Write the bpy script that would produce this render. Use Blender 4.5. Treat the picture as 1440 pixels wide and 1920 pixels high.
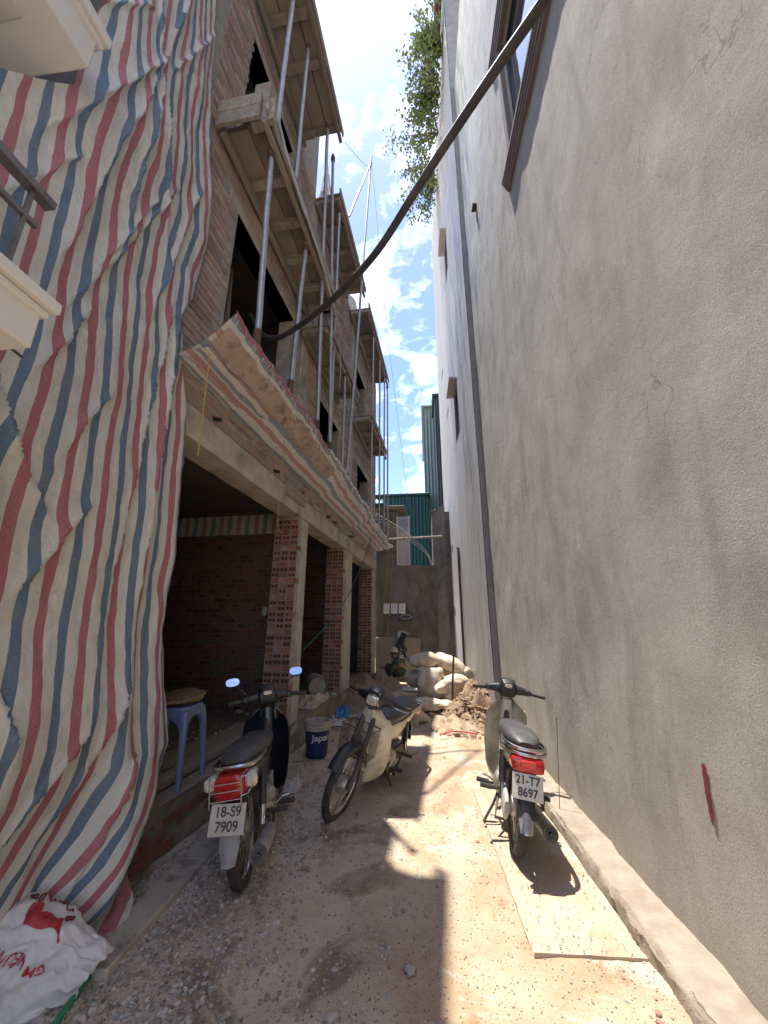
import bpy, bmesh, math, random
import numpy as np
from mathutils import Vector, Matrix, noise as mnoise

random.seed(7); rng = np.random.default_rng(7)
R = math.radians
for o in list(bpy.data.objects): bpy.data.objects.remove(o)
S = bpy.context.scene
COL = S.collection

# ------------------------------------------------------------ camera, sky, sun
cam_data = bpy.data.cameras.new('camera'); cam = bpy.data.objects.new('camera', cam_data); COL.objects.link(cam)
cam_data.sensor_fit = 'HORIZONTAL'; cam_data.sensor_width = 36.0; cam_data.lens = 721/1440*36
cam_data.clip_start = 0.05; cam_data.clip_end = 2000
cam.location = (0, 0, 1.5); cam.rotation_euler = (R(90+16.3), 0, R(6.1))
S.camera = cam

SUN = Vector((-0.13, 0.11, 1.0)).normalized()
world = bpy.data.worlds.new('World'); S.world = world; world.use_nodes = True
nt = world.node_tree; nt.nodes.clear()
def wn(t): return nt.nodes.new(t)
out = wn('ShaderNodeOutputWorld'); bg = wn('ShaderNodeBackground'); sky = wn('ShaderNodeTexSky')
sky.sky_type = 'NISHITA'; sky.sun_disc = False
sky.sun_elevation = math.asin(SUN.z); sky.sun_rotation = math.atan2(SUN.x, SUN.y)
sky.air_density = 1.0; sky.dust_density = .5; sky.ozone_density = 2.0
tc = wn('ShaderNodeTexCoord'); mp = wn('ShaderNodeMapping'); mp.inputs['Scale'].default_value = (1, 1, 1.6); mp.inputs['Location'].default_value = (7.7, 5.1, 2.3)
n1 = wn('ShaderNodeTexNoise'); n1.inputs['Scale'].default_value = 3.2; n1.inputs['Detail'].default_value = 9; n1.inputs['Roughness'].default_value = .62; n1.inputs['Distortion'].default_value = .5
n2 = wn('ShaderNodeTexNoise'); n2.inputs['Scale'].default_value = 15; n2.inputs['Detail'].default_value = 8; n2.inputs['Roughness'].default_value = .6; n2.inputs['Distortion'].default_value = .7
add = wn('ShaderNodeMath'); add.operation = 'MULTIPLY_ADD'; add.inputs[1].default_value = .45
rmp = wn('ShaderNodeValToRGB'); rmp.color_ramp.elements[0].position = .71; rmp.color_ramp.elements[1].position = 1.05
rmp.color_ramp.elements[1].color = (.8, .8, .8, 1)
mix = wn('ShaderNodeMix'); mix.data_type = 'RGBA'
nt.links.new(tc.outputs['Generated'], mp.inputs[0]); nt.links.new(mp.outputs[0], n1.inputs[0]); nt.links.new(mp.outputs[0], n2.inputs[0])
nt.links.new(n2.outputs[0], add.inputs[0]); nt.links.new(n1.outputs[0], add.inputs[2]); nt.links.new(add.outputs[0], rmp.inputs[0])
nt.links.new(rmp.outputs[0], mix.inputs[0]); hsv = wn('ShaderNodeHueSaturation'); hsv.inputs['Saturation'].default_value = 1.1; hsv.inputs['Hue'].default_value = .515; nt.links.new(sky.outputs[0], hsv.inputs['Color']); nt.links.new(hsv.outputs[0], mix.inputs[6]); mix.inputs[7].default_value = (9.5, 9.6, 9.8, 1)  # clouds set extra bright to fill the shade; noise offset keeps the view bluer
nt.links.new(mix.outputs[2], bg.inputs[0]); bg.inputs[1].default_value = 0.10; nt.links.new(bg.outputs[0], out.inputs[0])

sun_d = bpy.data.lights.new('sun', 'SUN'); sun_d.energy = 2.3; sun_d.angle = R(.53); sun_d.color = (1, .95, .87)
sun = bpy.data.objects.new('sun', sun_d); COL.objects.link(sun); sun.location = (0, 0, 40)
sun.rotation_euler = SUN.to_track_quat('Z', 'Y').to_euler()
S.view_settings.view_transform = 'Standard'; S.view_settings.look = 'None'; S.view_settings.gamma = 1
S.view_settings.exposure = 1.95
S.render.engine = 'CYCLES'; S.cycles.caustics_reflective = False; S.cycles.caustics_refractive = False

# ------------------------------------------------------------ materials
MATS = {}
def nodemat(name):
    m = bpy.data.materials.new(name); m.use_nodes = True
    t = m.node_tree; b = t.nodes['Principled BSDF']; return m, t, b
def mk(t, kind, **kw):
    n = t.nodes.new(kind)
    for k, v in kw.items():
        if k in n.inputs: n.inputs[k].default_value = v
        else: setattr(n, k, v)
    return n
def noise_n(t, vec, scale, detail=6, rough=.6, dist=0):
    n = mk(t, 'ShaderNodeTexNoise', Scale=scale, Detail=detail, Roughness=rough, Distortion=dist)
    if vec is not None: t.links.new(vec, n.inputs['Vector'])
    return n.outputs[0]
def ramp(t, fac, stops):
    r = t.nodes.new('ShaderNodeValToRGB'); e = r.color_ramp.elements
    while len(e) < len(stops): e.new(.5)
    for i, (p, c) in enumerate(stops):
        e[i].position = p; e[i].color = (c, c, c, 1) if not hasattr(c, '__len__') else (*c, 1)
    t.links.new(fac, r.inputs[0]); return r.outputs[0]
def mixc(t, fac, a, b, mode='MIX'):
    m = t.nodes.new('ShaderNodeMix'); m.data_type = 'RGBA'; m.blend_type = mode
    for i, v in ((0, fac), (6, a), (7, b)):
        if isinstance(v, (int, float)): m.inputs[i].default_value = v
        elif isinstance(v, tuple): m.inputs[i].default_value = (*v, 1)
        else: t.links.new(v, m.inputs[i])
    return m.outputs[2]
def math_n(t, op, a, b=0.0):
    m = t.nodes.new('ShaderNodeMath'); m.operation = op
    for i, v in enumerate((a, b)):
        if isinstance(v, (int, float)): m.inputs[i].default_value = v
        else: t.links.new(v, m.inputs[i])
    return m.outputs[0]
def coords(t, scale=(1, 1, 1), kind='Object'):
    c = t.nodes.new('ShaderNodeTexCoord'); m = t.nodes.new('ShaderNodeMapping'); m.inputs['Scale'].default_value = scale
    t.links.new(c.outputs[kind], m.inputs[0]); return m.outputs[0]
def bump(t, b, h, strength=.4, dist=.01):
    n = mk(t, 'ShaderNodeBump', Strength=strength, Distance=dist); t.links.new(h, n.inputs['Height']); t.links.new(n.outputs[0], b.inputs['Normal'])
def pm(name, c1, c2=None, scale=6, rough=.8, metal=0, bs=.25, bscale=60, bd=.004, c3=None, s3=1.5, stretch=(1, 1, 1), rnd=0, spec=.5, coat=0, lo=.35, hi=.65):
    """general procedural material: two colours mixed by noise, optional third blotch colour, bump, random tint per object"""
    if name in MATS: return MATS[name]
    m, t, b = nodemat(name); v = coords(t, stretch)
    c2 = c2 or tuple(x*.8 for x in c1)
    col = mixc(t, ramp(t, noise_n(t, v, scale), [(lo, 0), (hi, 1)]), c1, c2)
    if c3: col = mixc(t, ramp(t, noise_n(t, v, s3, 8, .65), [(.5, 0), (.68, 1)]), col, c3)
    if rnd:
        oi = t.nodes.new('ShaderNodeObjectInfo'); hs = t.nodes.new('ShaderNodeHueSaturation')
        hs.inputs['Value'].default_value = 1
        mr = mk(t, 'ShaderNodeMapRange'); mr.inputs[3].default_value = 1-rnd; mr.inputs[4].default_value = 1+rnd
        t.links.new(oi.outputs['Random'], mr.inputs[0]); t.links.new(mr.outputs[0], hs.inputs['Value']); t.links.new(col, hs.inputs['Color']); col = hs.outputs[0]
    t.links.new(col, b.inputs['Base Color'])
    b.inputs['Roughness'].default_value = rough; b.inputs['Metallic'].default_value = metal
    b.inputs['Specular IOR Level'].default_value = spec; b.inputs['Coat Weight'].default_value = coat
    if bs: bump(t, b, noise_n(t, v, bscale, 5, .65), bs, bd)
    MATS[name] = m; return m

M_concrete = pm('concrete', (.50, .44, .36), (.38, .335, .275), 5, .9, bs=.5, bscale=40, bd=.006, c3=(.22, .19, .16), s3=2.2)
M_mortar = pm('mortar', (.40, .36, .31), (.28, .25, .22), 12, .95, bs=.7, bscale=70, bd=.006)
M_brick = pm('brick_clay', (.33, .14, .10), (.24, .105, .078), 14, .92, bs=.6, bscale=90, bd=.003, c3=(.33, .265, .22), s3=3, rnd=.28)
M_brick_up = pm('brick_clay_dusty', (.46, .325, .275), (.38, .26, .22), 10, .92, bs=.6, bscale=90, bd=.003, c3=(.44, .39, .35), s3=3, rnd=.22)
M_brick_in = pm('brick_clay_dark', (.23, .085, .06), (.16, .06, .045), 14, .95, bs=.6, bscale=90, bd=.003, c3=(.15, .11, .09), s3=4, rnd=.28)  # shade of the inner bays put into this darker brick; plinth and parapet reuse it
M_mortar_in = pm('mortar_dark', (.19, .16, .135), (.13, .11, .095), 12, .95, bs=.6, bscale=70, bd=.006)  # inner mortar, its colour darkened for the shade of the bays
M_hole = pm('brick_hole_shade', (.05, .025, .02), None, 10, .95, bs=0)  # depth shade of the holes painted on their shallow bottoms
M_wood = pm('old_timber', (.32, .275, .225), (.22, .185, .15), 5, .85, bs=.5, bscale=30, bd=.004, stretch=(9, 1, 9), c3=(.38, .34, .29), s3=1.2, rnd=.2)
M_ply = pm('formwork_ply', (.31, .26, .215), (.23, .19, .155), 4, .85, bs=.4, bscale=40, bd=.003, c3=(.36, .32, .28), s3=2, rnd=.2)
M_steel = pm('galvanised_pipe', (.50, .50, .49), (.36, .36, .36), 18, .45, .75, bs=.15, bscale=40, c3=(.42, .38, .34), s3=7)
M_rust = pm('rusty_steel', (.16, .095, .06), (.10, .06, .045), 20, .8, .3, bs=.4, bscale=80, bd=.002)
M_white = pm('white_paint', (.70, .69, .66), (.66, .65, .62), 3, .6, bs=.1, bscale=30)
M_dark = pm('dark_interior', (.10, .08, .07), (.07, .055, .05), 4, .95, bs=.3)  # gloom of the rooms painted into slab and wall colour
M_rail = pm('brushed_rail', (.30, .28, .27), (.22, .2, .2), 12, .35, .8, bs=0)
M_black = pm('black_plastic', (.018, .018, .02), (.03, .03, .032), 20, .42, bs=.1, bscale=100, bd=.001)
M_rubber = pm('tyre_rubber', (.028, .026, .024), (.07, .058, .045), 14, .85, bs=.3, bscale=120, bd=.002)
M_seat = pm('seat_vinyl', (.045, .045, .046), (.075, .07, .065), 20, .5, bs=.35, bscale=160, bd=.0015, c3=(.10, .095, .085), s3=6)
M_chrome = pm('chrome', (.62, .61, .58), (.45, .43, .40), 25, .25, 1, bs=.05)
M_alu = pm('dull_aluminium', (.48, .46, .43), (.33, .31, .28), 18, .5, .8, bs=.2, bscale=80, bd=.002)
M_cream = pm('cream_plastic', (.66, .62, .47), (.56, .52, .38), 6, .4, bs=.05, c3=(.40, .35, .24), s3=7, coat=.2)
M_navy = pm('navy_gloss_plastic', (.012, .014, .022), (.02, .022, .03), 9, .3, bs=.03, coat=.3)
M_frame = pm('greasy_frame', (.06, .055, .05), (.12, .10, .085), 20, .6, .4, bs=.2)
M_redlens = pm('red_lens', (.50, .012, .012), (.34, .008, .008), 30, .15, bs=0, coat=.5)
M_clear = pm('clear_lens', (.62, .58, .48), (.5, .46, .38), 60, .15, bs=.3, bscale=120, bd=.002, coat=.5)
M_plate = pm('plate_white', (.62, .60, .54), (.5, .47, .41), 12, .5, bs=.05)
M_plate2 = pm('plate_muddy', (.47, .43, .36), (.36, .32, .26), 12, .6, bs=.05)
M_ink = pm('plate_ink', (.02, .02, .02), (.05, .045, .04), 40, .6, bs=0)
M_mirror = pm('mirror_glass', (.86, .88, .9), None, 3, .03, 1, bs=0)
M_flap = pm('grey_mudflap', (.30, .29, .28), (.22, .21, .2), 12, .6, bs=.2)
M_sack = pm('woven_sack', (.60, .51, .40), (.50, .41, .31), 5, .75, bs=.6, bscale=26, bd=.012, c3=(.40, .31, .22), s3=3, rnd=.12)
M_dirt = pm('clay_dirt', (.36, .25, .16), (.24, .16, .10), 7, .95, bs=.8, bscale=24, bd=.02, c3=(.16, .10, .065), s3=3)
M_sand = pm('building_sand', (.30, .215, .15), (.22, .155, .105), 9, .95, bs=.7, bscale=60, bd=.01)
M_stone = pm('crushed_stone', (.50, .44, .365), (.38, .325, .26), 30, .9, bs=.3, bscale=60, c3=(.48, .45, .41), s3=5, rnd=.25)
M_bluepl = pm('blue_plastic', (.17, .21, .36), (.13, .17, .30), 8, .4, bs=.05, coat=.1)
M_rattan = pm('woven_rattan', (.20, .12, .055), (.08, .045, .025), 90, .7, bs=.8, bscale=120, bd=.003, stretch=(1, 1, .5))
M_cable = pm('black_hose', (.035, .036, .04), (.075, .07, .065), 6, .6, bs=.5, bscale=30, bd=.006)
M_yellow = pm('yellow_string', (.55, .32, .06), None, 20, .8, bs=0)
M_green = pm('green_hose', (.05, .28, .13), (.04, .22, .10), 8, .4, bs=0)
M_greenrope = pm('green_rope', (.02, .12, .08), None, 8, .7, bs=0)
M_wire = pm('wire_sheath', (.25, .24, .22), None, 8, .6, bs=0)
M_tealsheet = pm('teal_sheet', (.018, .09, .088), (.014, .072, .07), 2, .45, .1, bs=.05, stretch=(1, 1, .2))
M_greensheet = pm('pale_green_sheet', (.24, .33, .28), (.19, .27, .23), 2, .5, .1, bs=.05, stretch=(1, 1, .2))
M_darkgreen = pm('dark_green_sheet', (.04, .058, .052), (.03, .045, .04), 2, .5, .1, bs=.05)
M_tile = pm('clay_roof_tile', (.15, .075, .06), (.10, .06, .05), 12, .8, bs=.3)
M_skin = pm('skin', (.34, .19, .12), (.28, .15, .1), 9, .6, bs=0)
M_cap = pm('faded_cap', (.55, .42, .36), (.48, .35, .29), 12, .8, bs=0)
M_paper = pm('paper_notice', (.80, .80, .80), (.74, .74, .74), 8, .8, bs=0)
M_leaf = pm('leaf', (.13, .19, .055), (.22, .29, .10), 3, .55, bs=0, rnd=.2)
M_bark = pm('bark', (.20, .16, .12), (.13, .10, .08), 18, .9, bs=.5)
M_redpaint = pm('red_paint', (.26, .03, .05), (.18, .022, .035), 14, .8, bs=.8, bscale=130, bd=.004)
M_bluebag = pm('blue_bag', (.03, .17, .42), (.05, .24, .52), 14, .35, bs=.6, bscale=25, bd=.01)
M_whitebag = pm('white_bag', (.62, .6, .58), (.5, .47, .44), 14, .45, bs=.6, bscale=25, bd=.01)
M_tank = pm('water_tank', (.62, .60, .55), (.52, .50, .46), 3, .4, .2, bs=0)
M_red = pm('red_tube', (.5, .07, .05), None, 5, .5, bs=0)
M_bucket = pm('navy_label', (.012, .02, .085), (.02, .035, .13), 7, .4, bs=0, c3=(.05, .06, .14), s3=9)
M_limerim = pm('limey_plastic', (.50, .43, .34), (.36, .30, .23), 9, .7, bs=.3)
M_letter = pm('white_letter', (.75, .75, .73), None, 7, .5, bs=0)
M_sackred = pm('red_print', (.42, .03, .035), (.34, .02, .03), 9, .5, bs=0)
M_sackmar = pm('maroon_print', (.20, .02, .03), None, 9, .5, bs=0)
M_cable2 = pm('grey_cable', (.42, .41, .38), None, 9, .6, bs=0)

def stucco(name, c1, c2, c3, fine=85, streak=(5, 5, .35)):
    m, t, b = nodemat(name); v = coords(t); vs = coords(t, streak)
    col = mixc(t, ramp(t, noise_n(t, v, 1.1, 8, .62), [(.38, 0), (.62, 1)]), c1, c2)
    col = mixc(t, ramp(t, noise_n(t, vs, 1.4, 7, .6, .6), [(.47, 0), (.70, .95)]), col, c3)
    col = mixc(t, ramp(t, noise_n(t, v, 130, 4, .7), [(.42, .0), (.72, .75)]), col, tuple(x*.6 for x in c2))
    sp = t.nodes.new('ShaderNodeSeparateXYZ'); t.links.new(v, sp.inputs[0])
    band = math_n(t, 'ADD', sp.outputs[2], math_n(t, 'MULTIPLY', noise_n(t, v, 3.0, 7, .7), .9))
    col = mixc(t, ramp(t, band, [(.50, .55), (.86, 0)]), col, (.40, .33, .25))
    wv = t.nodes.new('ShaderNodeTexVoronoi'); wv.feature = 'DISTANCE_TO_EDGE'; wv.inputs['Scale'].default_value = .8
    va = t.nodes.new('ShaderNodeVectorMath'); va.operation = 'ADD'; nz = t.nodes.new('ShaderNodeTexNoise'); nz.inputs['Scale'].default_value = 2.5; nz.inputs['Detail'].default_value = 6
    t.links.new(v, nz.inputs[0]); t.links.new(v, va.inputs[0]); t.links.new(nz.outputs['Color'], va.inputs[1]); t.links.new(va.outputs[0], wv.inputs['Vector'])
    crack = math_n(t, 'MULTIPLY', ramp(t, wv.outputs[0], [(0, 1), (.006, 0)]), ramp(t, noise_n(t, v, .9, 3, .5), [(.5, 0), (.6, .7)]))
    col = mixc(t, crack, col, tuple(x*.45 for x in c3))
    t.links.new(col, b.inputs['Base Color']); b.inputs['Roughness'].default_value = .93; b.inputs['Specular IOR Level'].default_value = .25
    h = math_n(t, 'ADD', math_n(t, 'MULTIPLY', noise_n(t, v, fine*1.7, 4, .7), 1.3), math_n(t, 'MULTIPLY', noise_n(t, v, 12, 6, .7), 2.2))
    h = math_n(t, 'ADD', h, math_n(t, 'MULTIPLY', noise_n(t, coords(t, (1, 1, .28)), 2.2, 5, .55), 9.0))
    bump(t, b, h, .8, .0048); return m
M_stucco = stucco('grey_render', (.50, .48, .435), (.43, .412, .37), (.33, .315, .28), 85, (2.2, 2.2, .7))
M_stucco2 = stucco('smooth_grey_render', (.50, .49, .47), (.44, .43, .41), (.34, .33, .315), 60)
M_endwall = stucco('mossy_render', (.15, .125, .10), (.27, .235, .19), (.06, .052, .045), 60, (2.2, 2.2, 1.1))

def ground_mat():
    m, t, b = nodemat('sandy_ground'); v = coords(t)
    sep = t.nodes.new('ShaderNodeSeparateXYZ'); t.links.new(v, sep.inputs[0])
    sand = mixc(t, ramp(t, noise_n(t, v, 2.6, 8, .62, .4), [(.40, 0), (.62, 1)]), (.42, .285, .18), (.50, .385, .275))
    sand = mixc(t, ramp(t, noise_n(t, v, 1.3, 9, .7, 1.0), [(.53, 0), (.57, .9)]), sand, (.50, .43, .345))
    sand = mixc(t, ramp(t, noise_n(t, v, 2.1, 8, .7, 1.2), [(.58, 0), (.64, .8)]), sand, (.33, .20, .115))
    grey = mixc(t, ramp(t, noise_n(t, v, 3.2, 8, .65, .5), [(.42, 0), (.6, 1)]), (.52, .40, .28), (.57, .465, .35))  # left-hand ground lightened in colour to offset the building's shade
    grey = mixc(t, ramp(t, noise_n(t, v, 1.8, 8, .65, .8), [(.53, 0), (.60, .8)]), grey, (.20, .135, .09))
    side = math_n(t, 'ADD', math_n(t, 'MULTIPLY', sep.outputs[0], 1.1), math_n(t, 'MULTIPLY', noise_n(t, v, 1.6, 6, .6), 1.6))
    col = mixc(t, ramp(t, side, [(.25, 0), (.85, 1)]), grey, sand)
    col = mixc(t, ramp(t, noise_n(t, v, 95, 3, .7), [(.58, 0), (.70, .55)]), col, (.15, .115, .085))
    col = mixc(t, ramp(t, noise_n(t, v, 60, 3, .7), [(.62, 0), (.72, .6)]), col, (.52, .46, .38))
    t.links.new(col, b.inputs['Base Color']); b.inputs['Roughness'].default_value = .95; b.inputs['Specular IOR Level'].default_value = .2
    h = math_n(t, 'ADD', noise_n(t, v, 80, 5, .7), math_n(t, 'MULTIPLY', noise_n(t, v, 14, 6, .65), 2.5))
    bump(t, b, h, .7, .009); return m
M_ground = ground_mat()
M_chip = pm('brick_chip', (.36, .16, .11), (.30, .22, .17), 9, .95, bs=.4)

def stripe_mat(name, dusty=0.0, trans=.35):
    m, t, b = nodemat(name); uv = t.nodes.new('ShaderNodeUVMap'); sep = t.nodes.new('ShaderNodeSeparateXYZ')
    t.links.new(uv.outputs[0], sep.inputs[0])
    wob = noise_n(t, uv.outputs[0], 3.0, 3, .5)
    u = math_n(t, 'ADD', sep.outputs[0], math_n(t, 'MULTIPLY', wob, .10))
    f = math_n(t, 'FRACT', u)
    r = t.nodes.new('ShaderNodeValToRGB'); r.color_ramp.interpolation = 'CONSTANT'; e = r.color_ramp.elements
    W = (.82, .81, .74, 1); B = (.13, .225, .34, 1); Rd = (.54, .17, .205, 1)
    for i, (p, c) in enumerate(((0, W), (.27, B), (.5, W), (.77, Rd))):
        if i > 1: e.new(p)
        e[i].position = p; e[i].color = c
    t.links.new(f, r.inputs[0])
    v = coords(t)
    col = mixc(t, ramp(t, noise_n(t, v, 9, 8, .7), [(.48, 0), (.75, .3)]), r.outputs[0], (.42, .40, .35))
    ws = mk(t, 'ShaderNodeTexNoise', Scale=1.0, Detail=2.0); mpp = t.nodes.new('ShaderNodeMapping'); mpp.inputs['Scale'].default_value = (26, 340, 1)
    t.links.new(uv.outputs[0], mpp.inputs[0]); t.links.new(mpp.outputs[0], ws.inputs[0])
    col = mixc(t, ramp(t, ws.outputs[0], [(.45, 0), (.7, .2)]), col, (.66, .66, .62))
    if dusty: col = mixc(t, dusty, col, (.60, .54, .46))
    t.links.new(col, b.inputs['Base Color']); b.inputs['Roughness'].default_value = .36; b.inputs['Specular IOR Level'].default_value = .5
    h = math_n(t, 'ADD', noise_n(t, v, 22, 7, .75, 1.2), math_n(t, 'MULTIPLY', noise_n(t, v, 8, 4, .6, 1.0), 2.6))
    bump(t, b, h, .75, .013)
    tr = t.nodes.new('ShaderNodeBsdfTranslucent'); t.links.new(col, tr.inputs[0])
    ms = t.nodes.new('ShaderNodeMixShader'); ms.inputs[0].default_value = trans
    t.links.new(b.outputs[0], ms.inputs[1]); t.links.new(tr.outputs[0], ms.inputs[2]); t.links.new(ms.outputs[0], t.nodes['Material Output'].inputs[0])
    return m
M_tarp = stripe_mat('striped_tarp_weave', 0, .3)
M_tarp2 = stripe_mat('striped_tarp_dusty', .35, .2)

def glass_mat():
    m, t, b = nodemat('window_glass'); b.inputs['Base Color'].default_value = (.35, .40, .45, 1); b.inputs['Metallic'].default_value = .85
    b.inputs['Roughness'].default_value = .04; bump(t, b, noise_n(t, coords(t), 1.5, 2, .5), .08, .05); return m
M_glass = glass_mat()
def camo_mat():
    m, t, b = nodemat('camouflage_cloth'); v = coords(t)
    col = mixc(t, ramp(t, noise_n(t, v, 11, 3, .5), [(.47, 0), (.5, 1)]), (.035, .05, .035), (.09, .11, .075))
    col = mixc(t, ramp(t, noise_n(t, v, 17, 3, .5), [(.57, 0), (.6, 1)]), col, (.02, .022, .02))
    t.links.new(col, b.inputs['Base Color']); b.inputs['Roughness'].default_value = .9; return m
M_camo = camo_mat()

# ------------------------------------------------------------ mesh helpers
class MB:
    def __init__(s): s.v = []; s.f = []; s.uv = None; s.mi = []
    def add(s, vs, fs, mi=0):
        o = len(s.v); s.v += [tuple(p) for p in vs]; s.f += [tuple(i+o for i in f) for f in fs]; s.mi += [mi]*len(fs); return s
    def box(s, x0, x1, y0, y1, z0, z1, c=0, mi=0):
        if x0 > x1: x0, x1 = x1, x0
        if y0 > y1: y0, y1 = y1, y0
        if z0 > z1: z0, z1 = z1, z0
        if c <= 0:
            vs = [(x, y, z) for x in (x0, x1) for y in (y0, y1) for z in (z0, z1)]
            return s.add(vs, [(0, 1, 3, 2), (4, 6, 7, 5), (0, 4, 5, 1), (2, 3, 7, 6), (0, 2, 6, 4), (1, 5, 7, 3)], mi)
        h = [((x1-x0)/2, (y1-y0)/2, (z1-z0)/2)][0]; ct = ((x0+x1)/2, (y0+y1)/2, (z0+z1)/2); c = min(c, min(h)*.6)
        vs = []; idx = {}
        for sx in (-1, 1):
            for sy in (-1, 1):
                for sz in (-1, 1):
                    for a in range(3):
                        d = [h[0]-c, h[1]-c, h[2]-c]; d[a] = h[a]
                        idx[(sx, sy, sz, a)] = len(vs); vs.append((ct[0]+sx*d[0], ct[1]+sy*d[1], ct[2]+sz*d[2]))
        F = []
        for a in range(3):
            b, g = (a+1) % 3, (a+2) % 3
            for sg in (-1, 1):
                q = []
                for (p, r) in ((-1, -1), (1, -1), (1, 1), (-1, 1)):
                    k = [0, 0, 0]; k[a] = sg; k[b] = p; k[g] = r; q.append(idx[(*k, a)])
                F.append(q if sg > 0 else q[::-1])
        for a in range(3):
            b, g = (a+1) % 3, (a+2) % 3
            for p in (-1, 1):
                for r in (-1, 1):
                    k0 = [0, 0, 0]; k1 = [0, 0, 0]; k0[a] = -1; k1[a] = 1; k0[b] = k1[b] = p; k0[g] = k1[g] = r
                    q = [idx[(*k0, b)], idx[(*k1, b)], idx[(*k1, g)], idx[(*k0, g)]]; F.append(q if p*r > 0 else q[::-1])
        for sx in (-1, 1):
            for sy in (-1, 1):
                for sz in (-1, 1):
                    q = [idx[(sx, sy, sz, a)] for a in range(3)]; F.append(q if sx*sy*sz > 0 else q[::-1])
        return s.add(vs, F, mi)
    def bar(s, p, q, w, h, mi=0, up=(0, 0, 1), c=0):
        """rectangular bar from p to q"""
        p = Vector(p); q = Vector(q); d = q-p; L = d.length; d.normalize(); u = Vector(up)
        if abs(d.dot(u)) > .98: u = Vector((1, 0, 0))
        x = d.cross(u).normalized(); z = x.cross(d)
        t = MB().box(-w/2, w/2, 0, L, -h/2, h/2, c)
        return s.add([p+x*a+d*b+z*e for a, b, e in t.v], t.f, mi)
    def tube(s, path, r, n=8, mi=0, cap=True):
        P = [Vector(p) for p in path]; k = len(P); rr = r if hasattr(r, '__len__') else [r]*k
        vs = []; prev = None
        for i in range(k):
            d = (P[min(i+1, k-1)]-P[max(i-1, 0)]).normalized()
            if prev is None:
                a = d.cross(Vector((0, 0, 1)) if abs(d.z) < .95 else Vector((1, 0, 0))).normalized()
            else: a = (prev-d*prev.dot(d)).normalized()
            prev = a; b = d.cross(a)
            for j in range(n):
                th = 2*math.pi*j/n; vs.append(P[i]+(a*math.cos(th)+b*math.sin(th))*rr[i])
        F = [(i*n+j, i*n+(j+1) % n, (i+1)*n+(j+1) % n, (i+1)*n+j) for i in range(k-1) for j in range(n)]
        if cap: F += [tuple(range(n))[::-1], tuple((k-1)*n+j for j in range(n))]
        return s.add(vs, F, mi)
    def loft(s, secs, n=16, ex=2.4, mi=0, axis='y', cap=True):
        """secs: (pos along axis, centre a, centre b, half a, half b[, exponent]); axis y: a=x b=z; axis z: a=x b=y; axis x: a=y b=z"""
        vs = []
        for sc in secs:
            p, ca, cb, ha, hb = sc[:5]; e = sc[5] if len(sc) > 5 else ex
            for j in range(n):
                th = 2*math.pi*j/n; c, si = math.cos(th), math.sin(th)
                a = ca+ha*math.copysign(abs(c)**(2/e), c); b = cb+hb*math.copysign(abs(si)**(2/e), si)
                vs.append({'y': (a, p, b), 'z': (a, b, p), 'x': (p, a, b)}[axis])
        k = len(secs); F = [(i*n+j, i*n+(j+1) % n, (i+1)*n+(j+1) % n, (i+1)*n+j) for i in range(k-1) for j in range(n)]
        if cap: F += [tuple(range(n))[::-1], tuple((k-1)*n+j for j in range(n))]
        return s.add(vs, F, mi)
    def revolve(s, prof, cy, cz, n=32, a0=0, a1=2*math.pi, mi=0, cx=0, close=False):
        """profile (x, r) revolved about the x axis through (cy,cz)"""
        full = abs(a1-a0-2*math.pi) < 1e-6; m = n if full else n+1; k = len(prof); vs = []
        for i in range(m):
            a = a0+(a1-a0)*i/n
            for x, r in prof: vs.append((cx+x, cy+r*math.cos(a), cz+r*math.sin(a)))
        F = []; kk = k if close else k-1
        for i in range(n):
            i2 = (i+1) % m
            for j in range(kk):
                j2 = (j+1) % k; F.append((i*k+j, i*k+j2, i2*k+j2, i2*k+j))
        return s.add(vs, F, mi)
    def lathe(s, prof, n=24, mi=0, c=(0, 0, 0)):
        """profile (r, z) around z"""
        k = len(prof); vs = [(c[0]+r*math.cos(2*math.pi*i/n), c[1]+r*math.sin(2*math.pi*i/n), c[2]+z) for i in range(n) for r, z in prof]
        F = [(i*k+j, ((i+1) % n)*k+j, ((i+1) % n)*k+j+1, i*k+j+1) for i in range(n) for j in range(k-1)]
        return s.add(vs, F, mi)
    def grid(s, fn, nu, nv, uvfn=None, mi=0):
        o = len(s.v)
        for i in range(nu+1):
            for j in range(nv+1): s.v.append(tuple(fn(i/nu, j/nv)))
        for i in range(nu):
            for j in range(nv):
                a = o+i*(nv+1)+j; s.f.append((a, a+nv+1, a+nv+2, a+1)); s.mi.append(mi)
        if uvfn:
            if s.uv is None: s.uv = {}
            for i in range(nu+1):
                for j in range(nv+1): s.uv[o+i*(nv+1)+j] = uvfn(i/nu, j/nv)
        return s
    def mesh(s, name, mats, smooth=False):
        me = bpy.data.meshes.new(name); me.from_pydata(s.v, [], s.f)
        mats = mats if isinstance(mats, (list, tuple)) else [mats]
        for m in mats: me.materials.append(m)
        if len(mats) > 1: me.polygons.foreach_set('material_index', s.mi)
        if smooth:
            me.polygons.foreach_set('use_smooth', [True]*len(me.polygons))
            if smooth != 'all':
                bm = bmesh.new(); bm.from_mesh(me)
                for e in bm.edges:
                    if len(e.link_faces) == 2 and e.calc_face_angle(0) > R(38): e.smooth = False
                bm.to_mesh(me); bm.free()
        if s.uv is not None:
            ul = me.uv_layers.new(name='UVMap')
            for l in me.loops: ul.data[l.index].uv = s.uv.get(l.vertex_index, (0, 0))
        me.update(); return me
    def build(s, name, mats, parent=None, smooth=False, loc=None):
        o = bpy.data.objects.new(name, s.mesh(name, mats, smooth)); COL.objects.link(o)
        if parent: o.parent = parent
        if loc: o.location = loc
        return o
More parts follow.
